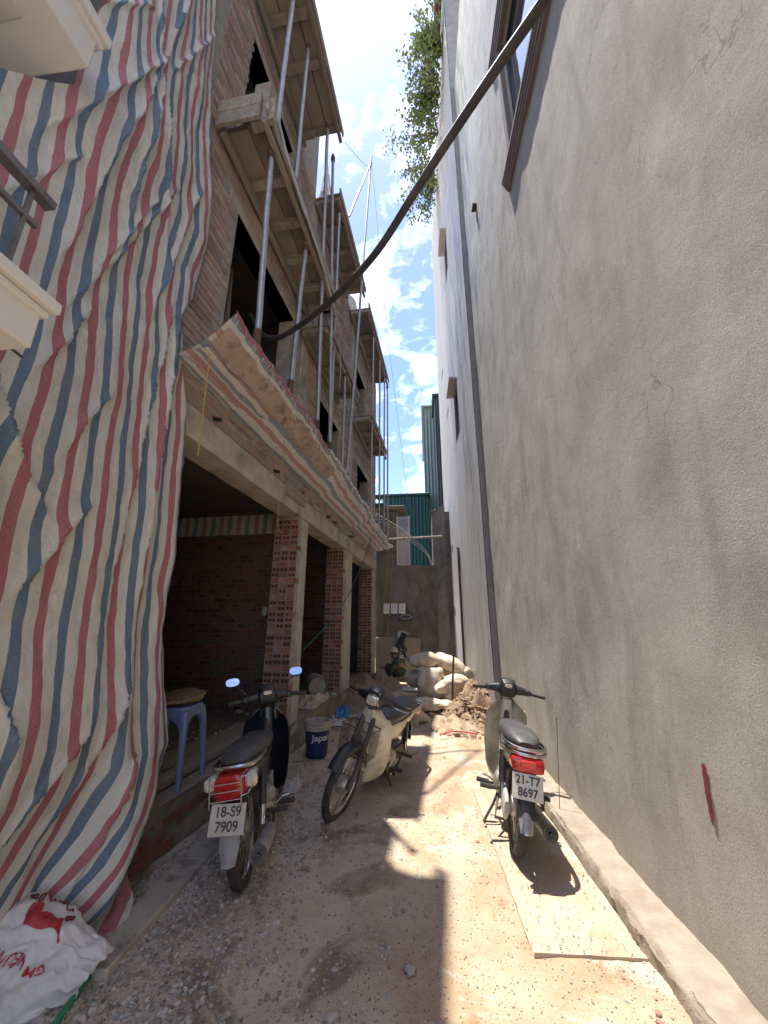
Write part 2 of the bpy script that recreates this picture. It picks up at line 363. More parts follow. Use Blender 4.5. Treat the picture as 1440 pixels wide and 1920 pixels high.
def tag(o, label=None, cat=None, group=None, kind=None):
    for k, v in (('label', label), ('category', cat), ('group', group), ('kind', kind)):
        if v: o[k] = v
    return o
def thing(name, label, cat, loc=(0, 0, 0), rz=0, group=None, rot=None):
    o = bpy.data.objects.new(name, None); COL.objects.link(o); o.location = loc; o.rotation_euler = rot or (0, 0, rz); o.empty_display_size = .1
    return tag(o, label, cat, group)
def link(name, me, parent=None, loc=(0, 0, 0), rot=(0, 0, 0), scale=(1, 1, 1)):
    o = bpy.data.objects.new(name, me); COL.objects.link(o); o.parent = parent; o.location = loc; o.rotation_euler = rot; o.scale = scale; return o
def text_mesh(txt, size, ext=.001):
    cu = bpy.data.curves.new('txt', 'FONT'); cu.body = txt; cu.size = size; cu.align_x = 'CENTER'; cu.align_y = 'CENTER'; cu.extrude = ext; cu.offset = size*.018
    o = bpy.data.objects.new('txt', cu); COL.objects.link(o); bpy.context.view_layer.update()
    dg = bpy.context.evaluated_depsgraph_get(); me = bpy.data.meshes.new_from_object(o.evaluated_get(dg))
    bpy.data.objects.remove(o); return me
def fbm(x, y, z=0, o=4):
    return mnoise.fractal(Vector((x, y, z)), .9, 2.1, o)

def curve_pts(P, n=8):
    P = [Vector(p) for p in P]; out_ = []
    for i in range(len(P)-1):
        p0, p1, p2, p3 = P[max(i-1, 0)], P[i], P[i+1], P[min(i+2, len(P)-1)]
        for j in range(n):
            t_ = j/n; out_.append(.5*((2*p1)+(-p0+p2)*t_+(2*p0-5*p1+4*p2-p3)*t_*t_+(-p0+3*p1-3*p2+p3)*t_**3))
    out_.append(P[-1]); return out_
# frames of the two sides of the alley
AL = -math.atan(.06); OL = Vector((-1.65, 5.1, 0)); AR = math.atan(.025); OR = Vector((1.2, 2.1, 0))
def Lw(x, y, z): return OL+Matrix.Rotation(AL, 3, 'Z') @ Vector((x, y, z))
def Rw(x, y, z): return OR+Matrix.Rotation(AR, 3, 'Z') @ Vector((x, y, z))

# ------------------------------------------------------------ ground
def sstep(a, b, x):
    t = min(1, max(0, (x-a)/(b-a))); return t*t*(3-2*t)
def gz(x, y):
    z = .16*sstep(6.6, 9.6, y)
    z += .020*fbm(x*1.3, y*1.3, 3)+.008*fbm(x*6, y*6, 9)
    z += .03*sstep(-.9, -1.7, x)*sstep(1, 2, y)
    return z*sstep(-.5, .8, y+.3) if y < .5 else z
g = MB()
xs = np.concatenate([np.linspace(-60, -4, 8), np.linspace(-3, -1.9, 8), np.linspace(-1.82, 1.4, 110), np.linspace(1.6, 4, 8), np.linspace(8, 60, 7)])
ys = np.concatenate([np.linspace(-60, 0, 10), np.linspace(.6, 1.4, 8), np.linspace(1.44, 6, 150), np.linspace(6.06, 11, 70), np.linspace(12, 90, 14)])
X, Y = len(xs), len(ys)
for x in xs:
    for y in ys: g.v.append((float(x), float(y), gz(float(x), float(y)) if abs(x) < 3 and -1 < y < 12 else (.16 if y > 9 else 0)))
g.f = [(i*Y+j, (i+1)*Y+j, (i+1)*Y+j+1, i*Y+j+1) for i in range(X-1) for j in range(Y-1)]; g.mi = [0]*len(g.f)
tag(g.build('ground', M_ground, smooth='all'), kind='structure')

def stone_mesh(rad, n=1, seed=0):
    bm = bmesh.new(); bmesh.ops.create_icosphere(bm, subdivisions=n, radius=rad)
    r = random.Random(seed); sx, sy, sz = r.uniform(.7, 1.3), r.uniform(.7, 1.2), r.uniform(.5, .8)
    for v in bm.verts:
        k = 1+.6*(r.random()-.5); v.co = Vector((v.co.x*sx*k, v.co.y*sy*k, v.co.z*sz*k))
    me = bpy.data.meshes.new('stone'); bm.to_mesh(me); bm.free(); return me
def stuff_stones(pts, name, mat, parent=None):
    """pts: (x,y,z,r) joined into one mesh"""
    temps = []
    for k in range(10):
        me = stone_mesh(1, 1, k); temps.append((np.array([v.co for v in me.vertices]), [tuple(p.vertices) for p in me.polygons]))
    V = []; F = []; o = 0
    for i, (x, y, z, r) in enumerate(pts):
        tv, tf = temps[i % 10]; a = random.random()*6.28; c, s = math.cos(a), math.sin(a)
        w = np.stack([tv[:, 0]*c-tv[:, 1]*s, tv[:, 0]*s+tv[:, 1]*c, tv[:, 2]], 1)*r+np.array([x, y, z]); V.append(w); F += [tuple(q+o for q in f) for f in tf]; o += len(tv)
    me = bpy.data.meshes.new(name); me.from_pydata(np.concatenate(V).tolist(), [], F); me.materials.append(mat); me.update()
    ob = bpy.data.objects.new(name, me); COL.objects.link(ob); ob.parent = parent; return ob
pts = []; dark = []
while len(pts) < 19000:
    x = random.uniform(-1.75, 1.0); y = 1.5+5.0*random.random()**1.5
    xl = -1.62+.06*(y-5.1)
    if x < xl: continue
    d = math.exp(-((x+1.35)/.42)**2)*(1.0 if y < 4.2 else .35)+.10+(.25*sstep(.75, .95, x) if y < 4.5 else 0)+.16*sstep(.45, .6, fbm(x*1.7+4, y*1.7)+.5)*(x < .1)
    if random.random() > d: continue
    if .40 < x < .98 and 2.4 < y < 4.3 and random.random() < .93: continue
    r = .003+.0095*random.random()**3.2
    if x > -.2: r *= .62
    elif x < -.75 and y < 3.4: r = .003+.0125*random.random()**2.8
    if random.random() < .84: pts.append((x, y, gz(x, y)+r*.2, r))
    else: dark.append((x, y, gz(x, y)+r*.1, r*.6))
def vary(mat, name):
    m = mat.copy(); m.name = name; t = m.node_tree; b = t.nodes['Principled BSDF']; src = b.inputs['Base Color'].links[0].from_socket
    ge = t.nodes.new('ShaderNodeNewGeometry'); mr = mk(t, 'ShaderNodeMapRange'); mr.inputs[3].default_value = .6; mr.inputs[4].default_value = 1.35; hs = t.nodes.new('ShaderNodeHueSaturation')
    t.links.new(ge.outputs['Random Per Island'], mr.inputs[0]); t.links.new(mr.outputs[0], hs.inputs['Value']); t.links.new(src, hs.inputs['Color']); t.links.new(hs.outputs[0], b.inputs['Base Color']); return m
for _ in range(7000):
    x = random.uniform(-.5, 1.0); y = 1.7+5*random.random()**1.4; r = .0014+.003*random.random()**2; dark.append((x, y, gz(x, y)+r*.3+(.018 if .42 < x < .94 and 2.4 < y < 4.3 else 0), r))
tag(stuff_stones(pts, 'gravel', vary(M_stone, 'crushed_stone_mixed')), 'loose grey crushed stone scattered over the sandy ground', 'gravel', kind='stuff')
tag(stuff_stones(dark, 'grit', pm('dark_grit', (.13, .11, .095), (.2, .16, .13), 20, .9)), 'dark grit and crumbs scattered over the ground', 'grit', kind='stuff')
for i, (x, y, r, lab) in enumerate([(-.12, 2.23, .028, 'single rounded pebble at the edge of the building shadow'), (-.42, 1.98, .026, 'tan pebble lying in the shade with smaller ones around it'), (-.36, 1.96, .021, 'small brown pebble touching a larger tan pebble'),
        (.62, 2.0, .03, 'pale flat stone in the sun near the kerb'), (.33, 1.96, .02, 'small white stone lying in full sun on bare sand'), (-.05, 2.62, .014, 'grey chip of stone lying in the shade beside the wet patch')]):
    ob = link('pebble', stone_mesh(r, 2, 40+i), None, (x, y, gz(x, y)+r*.35)); ob.data.materials.append(M_stone); tag(ob, lab, 'stone')
    for p in ob.data.polygons: p.use_smooth = True

chips = []
for _ in range(150):
    x = random.choice((random.gauss(-1.25, .2), random.gauss(.85, .08), random.uniform(-1.3, .9))); y = random.uniform(1.9, 7.5); r = random.uniform(.005, .02)
    if -1.5 < x < .92 and not (.40 < x < .98 and 2.4 < y < 4.3): chips.append((x, y, gz(x, y)+r*.3, r))
tag(stuff_stones(chips, 'brick_chips', M_chip), 'red brick chips and crumbs scattered over the alley ground', 'brick chips', kind='stuff')
# kerb along the right wall
k = MB(); NK = 90
def kerb_fn(u, v):
    y = -1.5+u*6.5
    prof = [(-.225, -.05), (-.215, .075), (-.195, .098), (-.12, .105), (-.03, .112), (.02, .116)]
    i = min(int(v*5), 4); f = v*5-i; x = prof[i][0]*(1-f)+prof[i+1][0]*f; z = prof[i][1]*(1-f)+prof[i+1][1]*f
    n = fbm(y*2.3, v*3, 5)*.010+fbm(y*8, v*5, 2)*.010+fbm(y*26, v*13, 4)*.008
    p = Rw(x+n*(1-v), y, z+n*.5+.012*fbm(y*5, v*4, 8)); return p
k.grid(kerb_fn, 420, 20); k.build('kerb', pm('kerb_concrete', (.38, .32, .25), (.30, .245, .19), 9, .93, bs=.9, bscale=60, bd=.010, c3=(.27, .215, .16), s3=4), smooth=True)
tag(bpy.data.objects['kerb'], kind='structure')

# ------------------------------------------------------------ right side: near rendered building
rb = thing('rendered_building', 'tall grey rough rendered building wall with a framed window high up', 'building', OR, AR)
def face_with_holes(y0, y1, z0, z1, holes):
    yy = sorted({y0, y1, *[h[0] for h in holes], *[h[1] for h in holes]}); zz = sorted({z0, z1, *[h[2] for h in holes], *[h[3] for h in holes]})
    return [(a, b, c, d) for a, b in zip(yy, yy[1:]) for c, d in zip(zz, zz[1:]) if not any(h[0] <= (a+b)/2 <= h[1] and h[2] <= (c+d)/2 <= h[3] for h in holes)]
WIN = (-.75, 1.18, 6.74, 8.70)
w = MB()
for (a, b, c, d) in face_with_holes(-4, 4.36, -.1, 14.5, [WIN]):
    nu, nv = max(2, int((b-a)/.07)), max(2, int((d-c)/.09))
    def fn(u, v, a=a, b=b, c=c, d=d):
        y = a+(b-a)*u; z = c+(d-c)*v
        e = 1.0
        for h in (WIN,):
            dy = max(h[0]-y, y-h[1], 0); dz = max(h[2]-z, z-h[3], 0); e = min(e, min(1, math.hypot(dy, dz)/.2))
        e *= min(1, (4.36-y)/.15)
        return (-e*(.014*fbm(y*1.1, z*.5, 1)+.007*fbm(y*4.5, z*2.6, 4)+.008), y, z)
    w.grid(lambda u, v: fn(u, 1-v), nu, nv)
w.build('wall', M_stucco, rb, 'all')
core = MB(); core.box(.16, 3.6, -4, 4.36, -.1, 14.5).box(.02, .16, -4, WIN[0], -.1, 14.49).box(.02, .16, WIN[1], 4.35, -.1, 14.49).box(.02, .16, WIN[0], WIN[1], -.1, WIN[2]).box(.02, .16, WIN[0], WIN[1], WIN[3], 14.49)
core.build('wall_core', M_stucco, rb)
wf = thing('w', 'x', 'y'); bpy.data.objects.remove(wf)
M_wframe = pm('brown_moulding', (.20, .165, .145), (.16, .13, .115), 6, .7, bs=.2)
M_wsash = pm('dark_sash', (.025, .024, .026), None, 6, .4, bs=0)
win = MB().box(.06, .10, WIN[0], WIN[0]+.06, WIN[2], WIN[3]).box(.06, .10, WIN[1]-.06, WIN[1], WIN[2], WIN[3]).box(.06, .10, WIN[0]+.06, WIN[1]-.06, WIN[2], WIN[2]+.06).box(.06, .10, WIN[0]+.06, WIN[1]-.06, WIN[3]-.06, WIN[3]).build('window', M_wsash, rb)
for y0, y1 in ((WIN[0]+.06, .2), (.26, WIN[1]-.06)): MB().box(.085, .095, y0, y1, WIN[2]+.06, WIN[3]-.06).build('pane', M_glass, win)
MB().box(.055, .105, .2, .26, WIN[2]+.06, WIN[3]-.06).build('mullion', M_wsash, win)
def moulding(y0, y1, z0, z1, d):
    m = MB(); n = 4
    for i in range(n):
        f0 = i/n; m.box(-d*(.45+.55*f0), .03, y0+.004*i*0, y1+.012*i, z0+(z1-z0)*f0, z0+(z1-z0)*(i+1)/n-.004, .003)
    return m
moulding(-.95, 1.42, 6.52, 6.735, .10).build('window_sill', M_wframe, win)
moulding(-.95, 1.50, 8.705, 8.96, .10).build('window_hood', M_wframe, win)
MB().box(-.035, .03, WIN[1], WIN[1]+.10, 6.74, 8.70, .004).build('window_jamb', M_wframe, win)
m = MB().box(-.02, .01, 3.1, 3.2, 8.40, 8.75, .004); m.box(-.09, -.02, 3.08, 3.22, 8.68, 8.72, .004); m.build('pipe_bracket', M_rust, rb)
# red paint streak: uneven patch
pm_ = MB(); prof = []
N = 60
def paint(u, v):
    z = .915-.25*u; w_ = .017*(1-.4*u)*(1 if u < .8 else (1-u)/.2)*(1 if u > .06 else .4+10*u)+.004*fbm(u*14, 1)
    y_ = -.035+.03*u+(v-.5)*2*w_
    return (-(.014*fbm(y_*1.1, z*.5, 1)+.007*fbm(y_*4.5, z*2.6, 4)+.008)-.004, y_, z)
pm_.grid(paint, N, 4); pm_.build('paint_mark', M_redpaint, rb)

# ------------------------------------------------------------ right side: farther tall house
fb = thing('rendered_house', 'tall pale grey rendered house with small hooded windows beyond the rough wall', 'building', Rw(-.1, 4.36, 0), AR)
H2 = 19.2; LEN = 8.0
holes = [(2.15, 2.85, 6.05, 7.45), (2.5, 3.2, 11.6, 12.9)]
w = MB()
for (a, b, c, d) in face_with_holes(0, LEN, -.1, H2, holes):
    w.grid(lambda u, v, a=a, b=b, c=c, d=d: (-.006*fbm((a+(b-a)*u)*.8, (d+(c-d)*v)*.4, 7)-.003, a+(b-a)*u, d+(c-d)*v), max(2, int((b-a)/.15)), max(2, int((d-c)/.2)))
w.build('wall', M_stucco2, fb, 'all')
c = MB().box(.12, 4, 0, LEN, -.1, H2-.01).box(.008, .12, 0, .4, -.1, H2-.02)
for (a, b, e, d) in face_with_holes(.4, LEN-.01, -.1, H2-.03, holes): c.box(.008, .12, a, b, e, d)
c.build('wall_core', pm('column_render', (.30, .285, .265), (.22, .21, .195), 4, .9, bs=.5, bscale=30, bd=.006), fb)
for (a, b, e, d) in holes:
    wn_ = MB().box(.04, .08, a, a+.05, e, d).box(.04, .08, b-.05, b, e, d).box(.04, .08, a+.05, b-.05, e, e+.05).box(.04, .08, a+.05, b-.05, d-.05, d).box(.045, .075, (a+b)/2-.02, (a+b)/2+.02, e+.05, d-.05).build('window', M_wsash, fb)
    for p0, p1 in ((a+.05, (a+b)/2-.02), ((a+b)/2+.02, b-.05)): MB().box(.055, .062, p0, p1, e+.05, d-.05).build('pane', M_glass, wn_)
    MB().box(-.2, .03, a-.1, b+.1, d, d+.07, .01).build('window_hood', M_stucco2, wn_)
m = MB()
m.tube([(-.05, 3.62, 3.42), (-.05, 3.52, 3.42), (-.05, 3.42, 3.38), (-.05, 3.42, 3.2), (-.05, 3.42, -.05)], .03, 10)
m.build('drain_pipe', pm('brown_pipe', (.06, .035, .03), (.09, .055, .045), 8, .5, bs=0), fb, True)
m.v and None
for i in range(3):
    for zc, yc, s_ in ((3.72, 5.2, .10), (1.85, 5.35, .12), (8.0, 4.4, .09), (10.3, 5.6, .1)):
        MB().box(-.012, .004, yc+i*.26, yc+i*.26+.05, zc-s_+i*.03, zc+s_+i*.03).build('weep_slot', M_wsash, fb)
# clay tile coping on the roof corner
for i in range(5):
    MB().tube([(-.16+.09*i, -.08, H2+.02), (-.16+.09*i, .5, H2+.06), (-.16+.09*i, 1.2, H2+.1)], .05, 8).build('roof_tile', M_tile, fb, True)
MB().box(-.2, .3, -.06, 1.2, H2+.1, H2+.32, .02).build('coping', M_tile, fb)

# planting along the roof edge
def shrub(name, label, base, reach, droop, n, seed, size=.075):
    r = random.Random(seed); t = thing(name, label, 'shrub', base, 0, 'shrubs along the roof edge')
    br = MB(); lf_v = []; lf_f = []
    for b_ in range(16):
        a = r.uniform(2.0, 4.4); L = reach*r.uniform(.5, 1.1); up = r.uniform(-.6, .9)
        P = []
        for i in range(7):
            f = i/6; P.append(Vector((math.cos(a)*L*f*(.9 if f < 1 else 1), math.sin(a)*L*f*1.2, up*L*math.sin(f*2.2)-droop*f*f*r.uniform(.6, 1.2))))
        br.tube(P, [.016*(1-.85*i/6) for i in range(7)], 5)
        for i in range(n//16):
            f = r.uniform(.2, 1.0); q = P[min(5, int(f*6))].lerp(P[min(6, int(f*6)+1)], r.random())+Vector((r.gauss(0, .09), r.gauss(0, .12), r.gauss(0, .10)))
            d = Vector((r.gauss(0, 1), r.gauss(0, 1), r.gauss(-.3, .7))).normalized(); s_ = d.cross(Vector((r.gauss(0, 1), r.gauss(0, 1), r.gauss(0, 1)))).normalized()
            l = size*r.uniform(.6, 1.3); o = len(lf_v); nn = d.cross(s_)*l*.15
            lf_v += [q, q+d*l*.5+s_*l*.30+nn, q+d*l, q+d*l*.5-s_*l*.30+nn]; lf_f.append((o, o+1, o+2, o+3))
    br.build('trunk', M_bark, t, True); m = MB(); m.add(lf_v, lf_f); m.build('crown', M_leaf, t)
    return t
shrub('roof_shrub', 'leafy green shrub next to the clay coping on the roof edge', Rw(-.15, 5.0, 17.8), 1.15, .25, 1300, 1, .12)
shrub('roof_shrub', 'dense green shrub in the middle of the roof edge planting', Rw(-.15, 5.9, 17.4), 1.2, .5, 1400, 2, .12)
shrub('roof_shrub', 'loose shrub with long thin twigs reaching out over the alley', Rw(-.15, 6.9, 17.4), 1.75, .5, 1100, 3, .11)
shrub('roof_shrub', 'pale green trailing shrub hanging lowest from the roof edge', Rw(-.15, 8.6, 17.6), 1.35, .9, 1300, 4, .12)

# ------------------------------------------------------------ left side: unfinished brick building
LB = thing('brick_building', 'unfinished red brick building with concrete beams and empty window openings', 'building', OL, AL)
FAC = [  # y0,y1,ztop, openings
    (-3.6, -.42, 10.9, [(-2.35, -.88, 3.55, 5.55), (-2.52, -1.35, 6.55, 8.12)]),
    (-.42, 2.3, 8.56, [(.02, .72, 6.05, 7.2), (.28, 1.40, 3.6, 5.05)]),
    (2.3, 5.2, 8.5, [(2.95, 4.15, 3.6, 5.05), (2.7, 3.6, 6.3, 7.45)])]
core = MB(); conc = []
for (y0, y1, zt, op) in FAC:
    for (a, b, c_, d) in face_with_holes(y0, y1, 3.16, zt, op): core.box(-.22, -.008, a, b, c_, d)
core.build('wall', M_mortar, LB)
for (y0, y1, zt, op) in FAC:
    for (a, b, c_, d) in op: MB().box(-.225, .004, a-.16, b+.16, d, d+.13, .006).build('lintel', M_concrete, LB)
# floors, back wall, far side walls, roof
MB().box(-5, 0, -3.6, 5.2, 0, .36).build('floor', pm('dusty_shaded_floor', (.18, .145, .115), (.13, .10, .08), 5, .95, bs=.6, bscale=40, bd=.008), LB)  # floor colour darkened to stand for the gloom of the bays
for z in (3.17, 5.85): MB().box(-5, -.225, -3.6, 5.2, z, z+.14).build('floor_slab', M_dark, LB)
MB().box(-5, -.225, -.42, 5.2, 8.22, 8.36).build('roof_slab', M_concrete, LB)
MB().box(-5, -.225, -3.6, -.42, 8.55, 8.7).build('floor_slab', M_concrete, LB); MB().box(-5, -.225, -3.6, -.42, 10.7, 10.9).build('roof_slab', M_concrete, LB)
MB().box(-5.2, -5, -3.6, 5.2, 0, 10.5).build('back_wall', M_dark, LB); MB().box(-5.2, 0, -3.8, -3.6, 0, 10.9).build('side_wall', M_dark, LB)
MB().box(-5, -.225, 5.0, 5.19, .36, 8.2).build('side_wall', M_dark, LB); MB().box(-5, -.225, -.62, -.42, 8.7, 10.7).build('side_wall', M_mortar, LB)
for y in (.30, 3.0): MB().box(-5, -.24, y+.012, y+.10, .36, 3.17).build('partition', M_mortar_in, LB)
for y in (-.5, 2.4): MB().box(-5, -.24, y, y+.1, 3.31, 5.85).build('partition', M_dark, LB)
# ground-floor frame: beam and columns
beam = MB(); NB = 60
def beam_fn(u, v):
    y = -3.6+8.8*u; pr = [(-.26, 2.90), (.015, 2.90), (.03, 2.93), (.03, 3.14), (.0, 3.16), (-.22, 3.16)]
    i = min(int(v*5), 4); f = v*5-i; n = .005*fbm(y*3, v*3)+.004*fbm(y*14, v*9)
    return (pr[i][0]*(1-f)+pr[i+1][0]*f+n, y, pr[i][1]*(1-f)+pr[i+1][1]*f+n*.8)
beam.grid(lambda u, v: beam_fn(u, 1-v), 140, 15); beam.build('beam', M_concrete, LB, True)
PIERS = [(-.27, .05), (2.03, 2.62), (4.75, 5.2)]
for (a, b) in PIERS:
    MB().box(-.35, -.012, a+.045, b-.02, .36, 2.90).build('pier', M_mortar, LB)
    MB().box(-.12, .012, a+.14, b+.02, -.02, 2.895, .012).build('column_face', M_concrete, LB)
MB().box(-.18, .010, -.56, -.30, 3.36, 8.3, .01).build('column_face', M_concrete, LB)
MB().box(-.18, .010, 2.18, 2.42, 3.36, 8.25, .01).build('column_face', M_concrete, LB)
MB().box(-.28, .06, -.80, -.22, 3.03, 3.20, .006).build('shutter_board', M_wood, LB)
# plinth face, uneven
p = MB(); p.grid(lambda u, v: (.012+.02*fbm(u*30, v*3, 2)*(1 if .1 < v < .9 else .5), -3.6+8.8*u, .375*(1-v)-.02+.01*fbm(u*25, 3)), 150, 8)
p.build('plinth', pm('plinth_render', (.24, .195, .15), (.17, .135, .105), 5, .95, bs=.8, bscale=30, bd=.012, c3=(.30, .26, .21), s3=2), LB, 'all')
tagp = MB().grid(lambda u, v: (-.35+.38*v, -3.6+8.8*u, .362+.004*fbm(u*20, v*3)), 100, 4); tagp.build('sill_screed', pm('screed', (.33, .275, .21), (.25, .2, .155), 5, .95, bs=.6, bscale=40, bd=.008), LB, 'all')

# bricks ------------------------------------------------------------
def brick_mesh(L, D, Hh, holes=False):
    """brick facing +x (depth along -x), length along y"""
    m = MB()
    if not holes: return m.box(-D, 0, -L/2, L/2, -Hh/2, Hh/2, .004).mesh('brick', [M_brick])
    hy, hz = L*.17, Hh*.26; cs = (-L*.24, L*.24)
    m.add([(0, -L/2, -Hh/2), (0, L/2, -Hh/2), (0, L/2, Hh/2), (0, -L/2, Hh/2), (-D, -L/2, -Hh/2), (-D, L/2, -Hh/2), (-D, L/2, Hh/2), (-D, -L/2, Hh/2)], [(0, 4, 5, 1), (1, 5, 6, 2), (2, 6, 7, 3), (3, 7, 4, 0)])
    ysp = [-L/2, cs[0]-hy, cs[0]+hy, cs[1]-hy, cs[1]+hy, L/2]; zsp = [-Hh/2, -hz, hz, Hh/2]
    for i in range(5):
        for j in range(3):
            q = [(0, ysp[i], zsp[j]), (0, ysp[i+1], zsp[j]), (0, ysp[i+1], zsp[j+1]), (0, ysp[i], zsp[j+1])]
            if j == 1 and i in (1, 3):
                b = [(-.011, y, z) for _, y, z in q]
                m.add(q+b, [(0, 1, 5, 4), (1, 2, 6, 5), (2, 3, 7, 6), (3, 0, 4, 7)], 0); m.add(b, [(0, 1, 2, 3)], 1)
            else: m.add(q, [(0, 1, 2, 3)])
    return m.mesh('brick', [M_brick, M_hole])
BL, BH, JT = .205, .058, .013
bk_str = brick_mesh(BL, .05, BH); bk_hd = brick_mesh(.100, .06, BH, True); bk_hs = brick_mesh(.100, .05, BH)
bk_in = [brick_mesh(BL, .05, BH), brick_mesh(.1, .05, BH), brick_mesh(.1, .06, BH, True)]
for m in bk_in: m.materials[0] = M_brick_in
bk_up = brick_mesh(BL, .05, BH); bk_up.materials[0] = M_brick_up; bk_uph = brick_mesh(.1, .05, BH); bk_uph.materials[0] = M_brick_up
items = []   # (score, mesh, loc, rotz)
camL = Matrix.Rotation(-AL, 3, 'Z') @ (Vector((0, 0, 1.5))-OL)
def put(me, loc, rz, vis=1.0):
    d = (Vector(loc)-camL); n = Vector((math.cos(rz), math.sin(rz), 0)); fc = max(.05, -n.dot(d.normalized()))
    items.append((vis*fc/d.length, me, (loc[0]+random.uniform(-.003, .004)*n.x, loc[1]+random.uniform(-.003, .004)*n.y, loc[2]+random.uniform(-.002, .002)), rz+random.uniform(-.012, .012), loc))
def brickwork(y0, y1, z0, z1, place, skip=None, header_rows=False, mats=None, vis=1.0):
    ms, mh, mhh = mats or (bk_str, bk_hs, bk_hd)
    row = 0; z = z0+BH/2+.006
    while z < z1-BH/2:
        hd = header_rows and (row % 3 != 2 or random.random() < .2); Lp = (.1 if hd else BL)+JT
        s_ = y0+(random.uniform(0, .008 if y1-y0 < .5 else .03))-(Lp/2 if row % 2 and not (hd and y1-y0 < .5) else 0)
        while s_ < y1:
            c_ = s_+Lp/2; half = (Lp-JT)/2
            if c_-half >= y0-.001 and c_+half <= y1+.001:
                if not (skip and skip(c_, z)): place(mhh if (hd and random.random() < .86) else (mh if hd else ms), c_, z, vis)
            elif not hd and (c_ > y0 and c_ < y1):
                e0, e1 = max(y0, c_-half), min(y1, c_+half)
                if e1-e0 > .09 and not (skip and skip((e0+e1)/2, z)): place(mh, (e0+e1)/2, z, vis)
            s_ += Lp
        z += BH+JT; row += 1
upm = (bk_up, bk_uph, bk_uph)
def upper(y0, y1, zt, op, ymax, zmax):
    def skip(y, z):
        if y > ymax or z > zmax: return True
        for (a, b, c_, d) in op:
            if a-.11 < y < b+.11 and c_-.04 < z < d+.04: return not (y < a-.055 or y > b+.055)
            if a-.27 < y < b+.27 and d-.02 < z < d+.16: return True
        for (a, b) in ((-.56, -.30), (2.18, 2.42)):
            if a-.12 < y < b+.12 and z < 8.3: return True
        return False
    brickwork(y0, y1, 3.18, zt, lambda me, y, z, v: put(me, (0, y, z), 0, v*.9), skip, False, upm)
for (y0, y1, zt, op) in FAC: upper(max(y0, -2.95), y1, zt, op, 5.2, 8.6 if y0 < -3 else 9)
for i, (a, b) in enumerate(PIERS):
    brickwork(-.352, -.004, .38, 2.89, lambda me, x, z, v, a=a: put(me, (x, a+.03, z), -math.pi/2, v*1.6), None, True)
    brickwork(a+.03, a+.135, .38, 2.89, lambda me, y, z, v: put(me, (0, y, z), 0, v), None, True, (bk_hs, bk_hs, bk_hs))
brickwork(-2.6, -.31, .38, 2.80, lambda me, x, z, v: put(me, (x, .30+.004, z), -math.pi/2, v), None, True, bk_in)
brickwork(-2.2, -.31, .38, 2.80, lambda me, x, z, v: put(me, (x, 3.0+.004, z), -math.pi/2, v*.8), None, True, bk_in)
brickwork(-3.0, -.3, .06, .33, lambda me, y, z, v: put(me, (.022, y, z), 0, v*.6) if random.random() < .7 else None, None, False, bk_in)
items.sort(key=lambda q: -q[0])
for sc, me, loc, rz, _ in items[:300]: link('brick', me, LB, loc, (0, 0, rz))
V = []; F = []; MI = []; o = 0; cache = {}
for sc, me, loc, rz, _ in items[300:]:
    if me.name not in cache:
        mu = {M_brick_up.name: 2, M_brick_in.name: 3}.get(me.materials[0].name, 0)
        cache[me.name] = (np.array([v.co for v in me.vertices]), [tuple(p.vertices) for p in me.polygons], [(1 if p.material_index == 1 else mu) for p in me.polygons])
    tv, tf, ti = cache[me.name]; c_, s_ = math.cos(rz), math.sin(rz)
    V.append(np.stack([tv[:, 0]*c_-tv[:, 1]*s_+loc[0], tv[:, 0]*s_+tv[:, 1]*c_+loc[1], tv[:, 2]+loc[2]], 1)); F += [tuple(q+o for q in f) for f in tf]; MI += ti; o += len(tv)
me = bpy.data.meshes.new('brickwork'); me.from_pydata(np.concatenate(V).tolist(), [], F)
def vary(mat, name):
    m = mat.copy(); m.name = name; t = m.node_tree; b = t.nodes['Principled BSDF']; src = b.inputs['Base Color'].links[0].from_socket
    ge = t.nodes.new('ShaderNodeNewGeometry'); mr = mk(t, 'ShaderNodeMapRange'); mr.inputs[3].default_value = .7; mr.inputs[4].default_value = 1.3; hs = t.nodes.new('ShaderNodeHueSaturation')
    t.links.new(ge.outputs['Random Per Island'], mr.inputs[0]); t.links.new(mr.outputs[0], hs.inputs['Value']); t.links.new(src, hs.inputs['Color']); t.links.new(hs.outputs[0], b.inputs['Base Color']); return m
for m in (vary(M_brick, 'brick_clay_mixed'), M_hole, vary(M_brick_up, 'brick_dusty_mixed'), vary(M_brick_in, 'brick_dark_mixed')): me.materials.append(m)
me.polygons.foreach_set('material_index', MI); me.update()
tag(link('brickwork', me, LB), kind='stuff')
print('bricks', len(items))

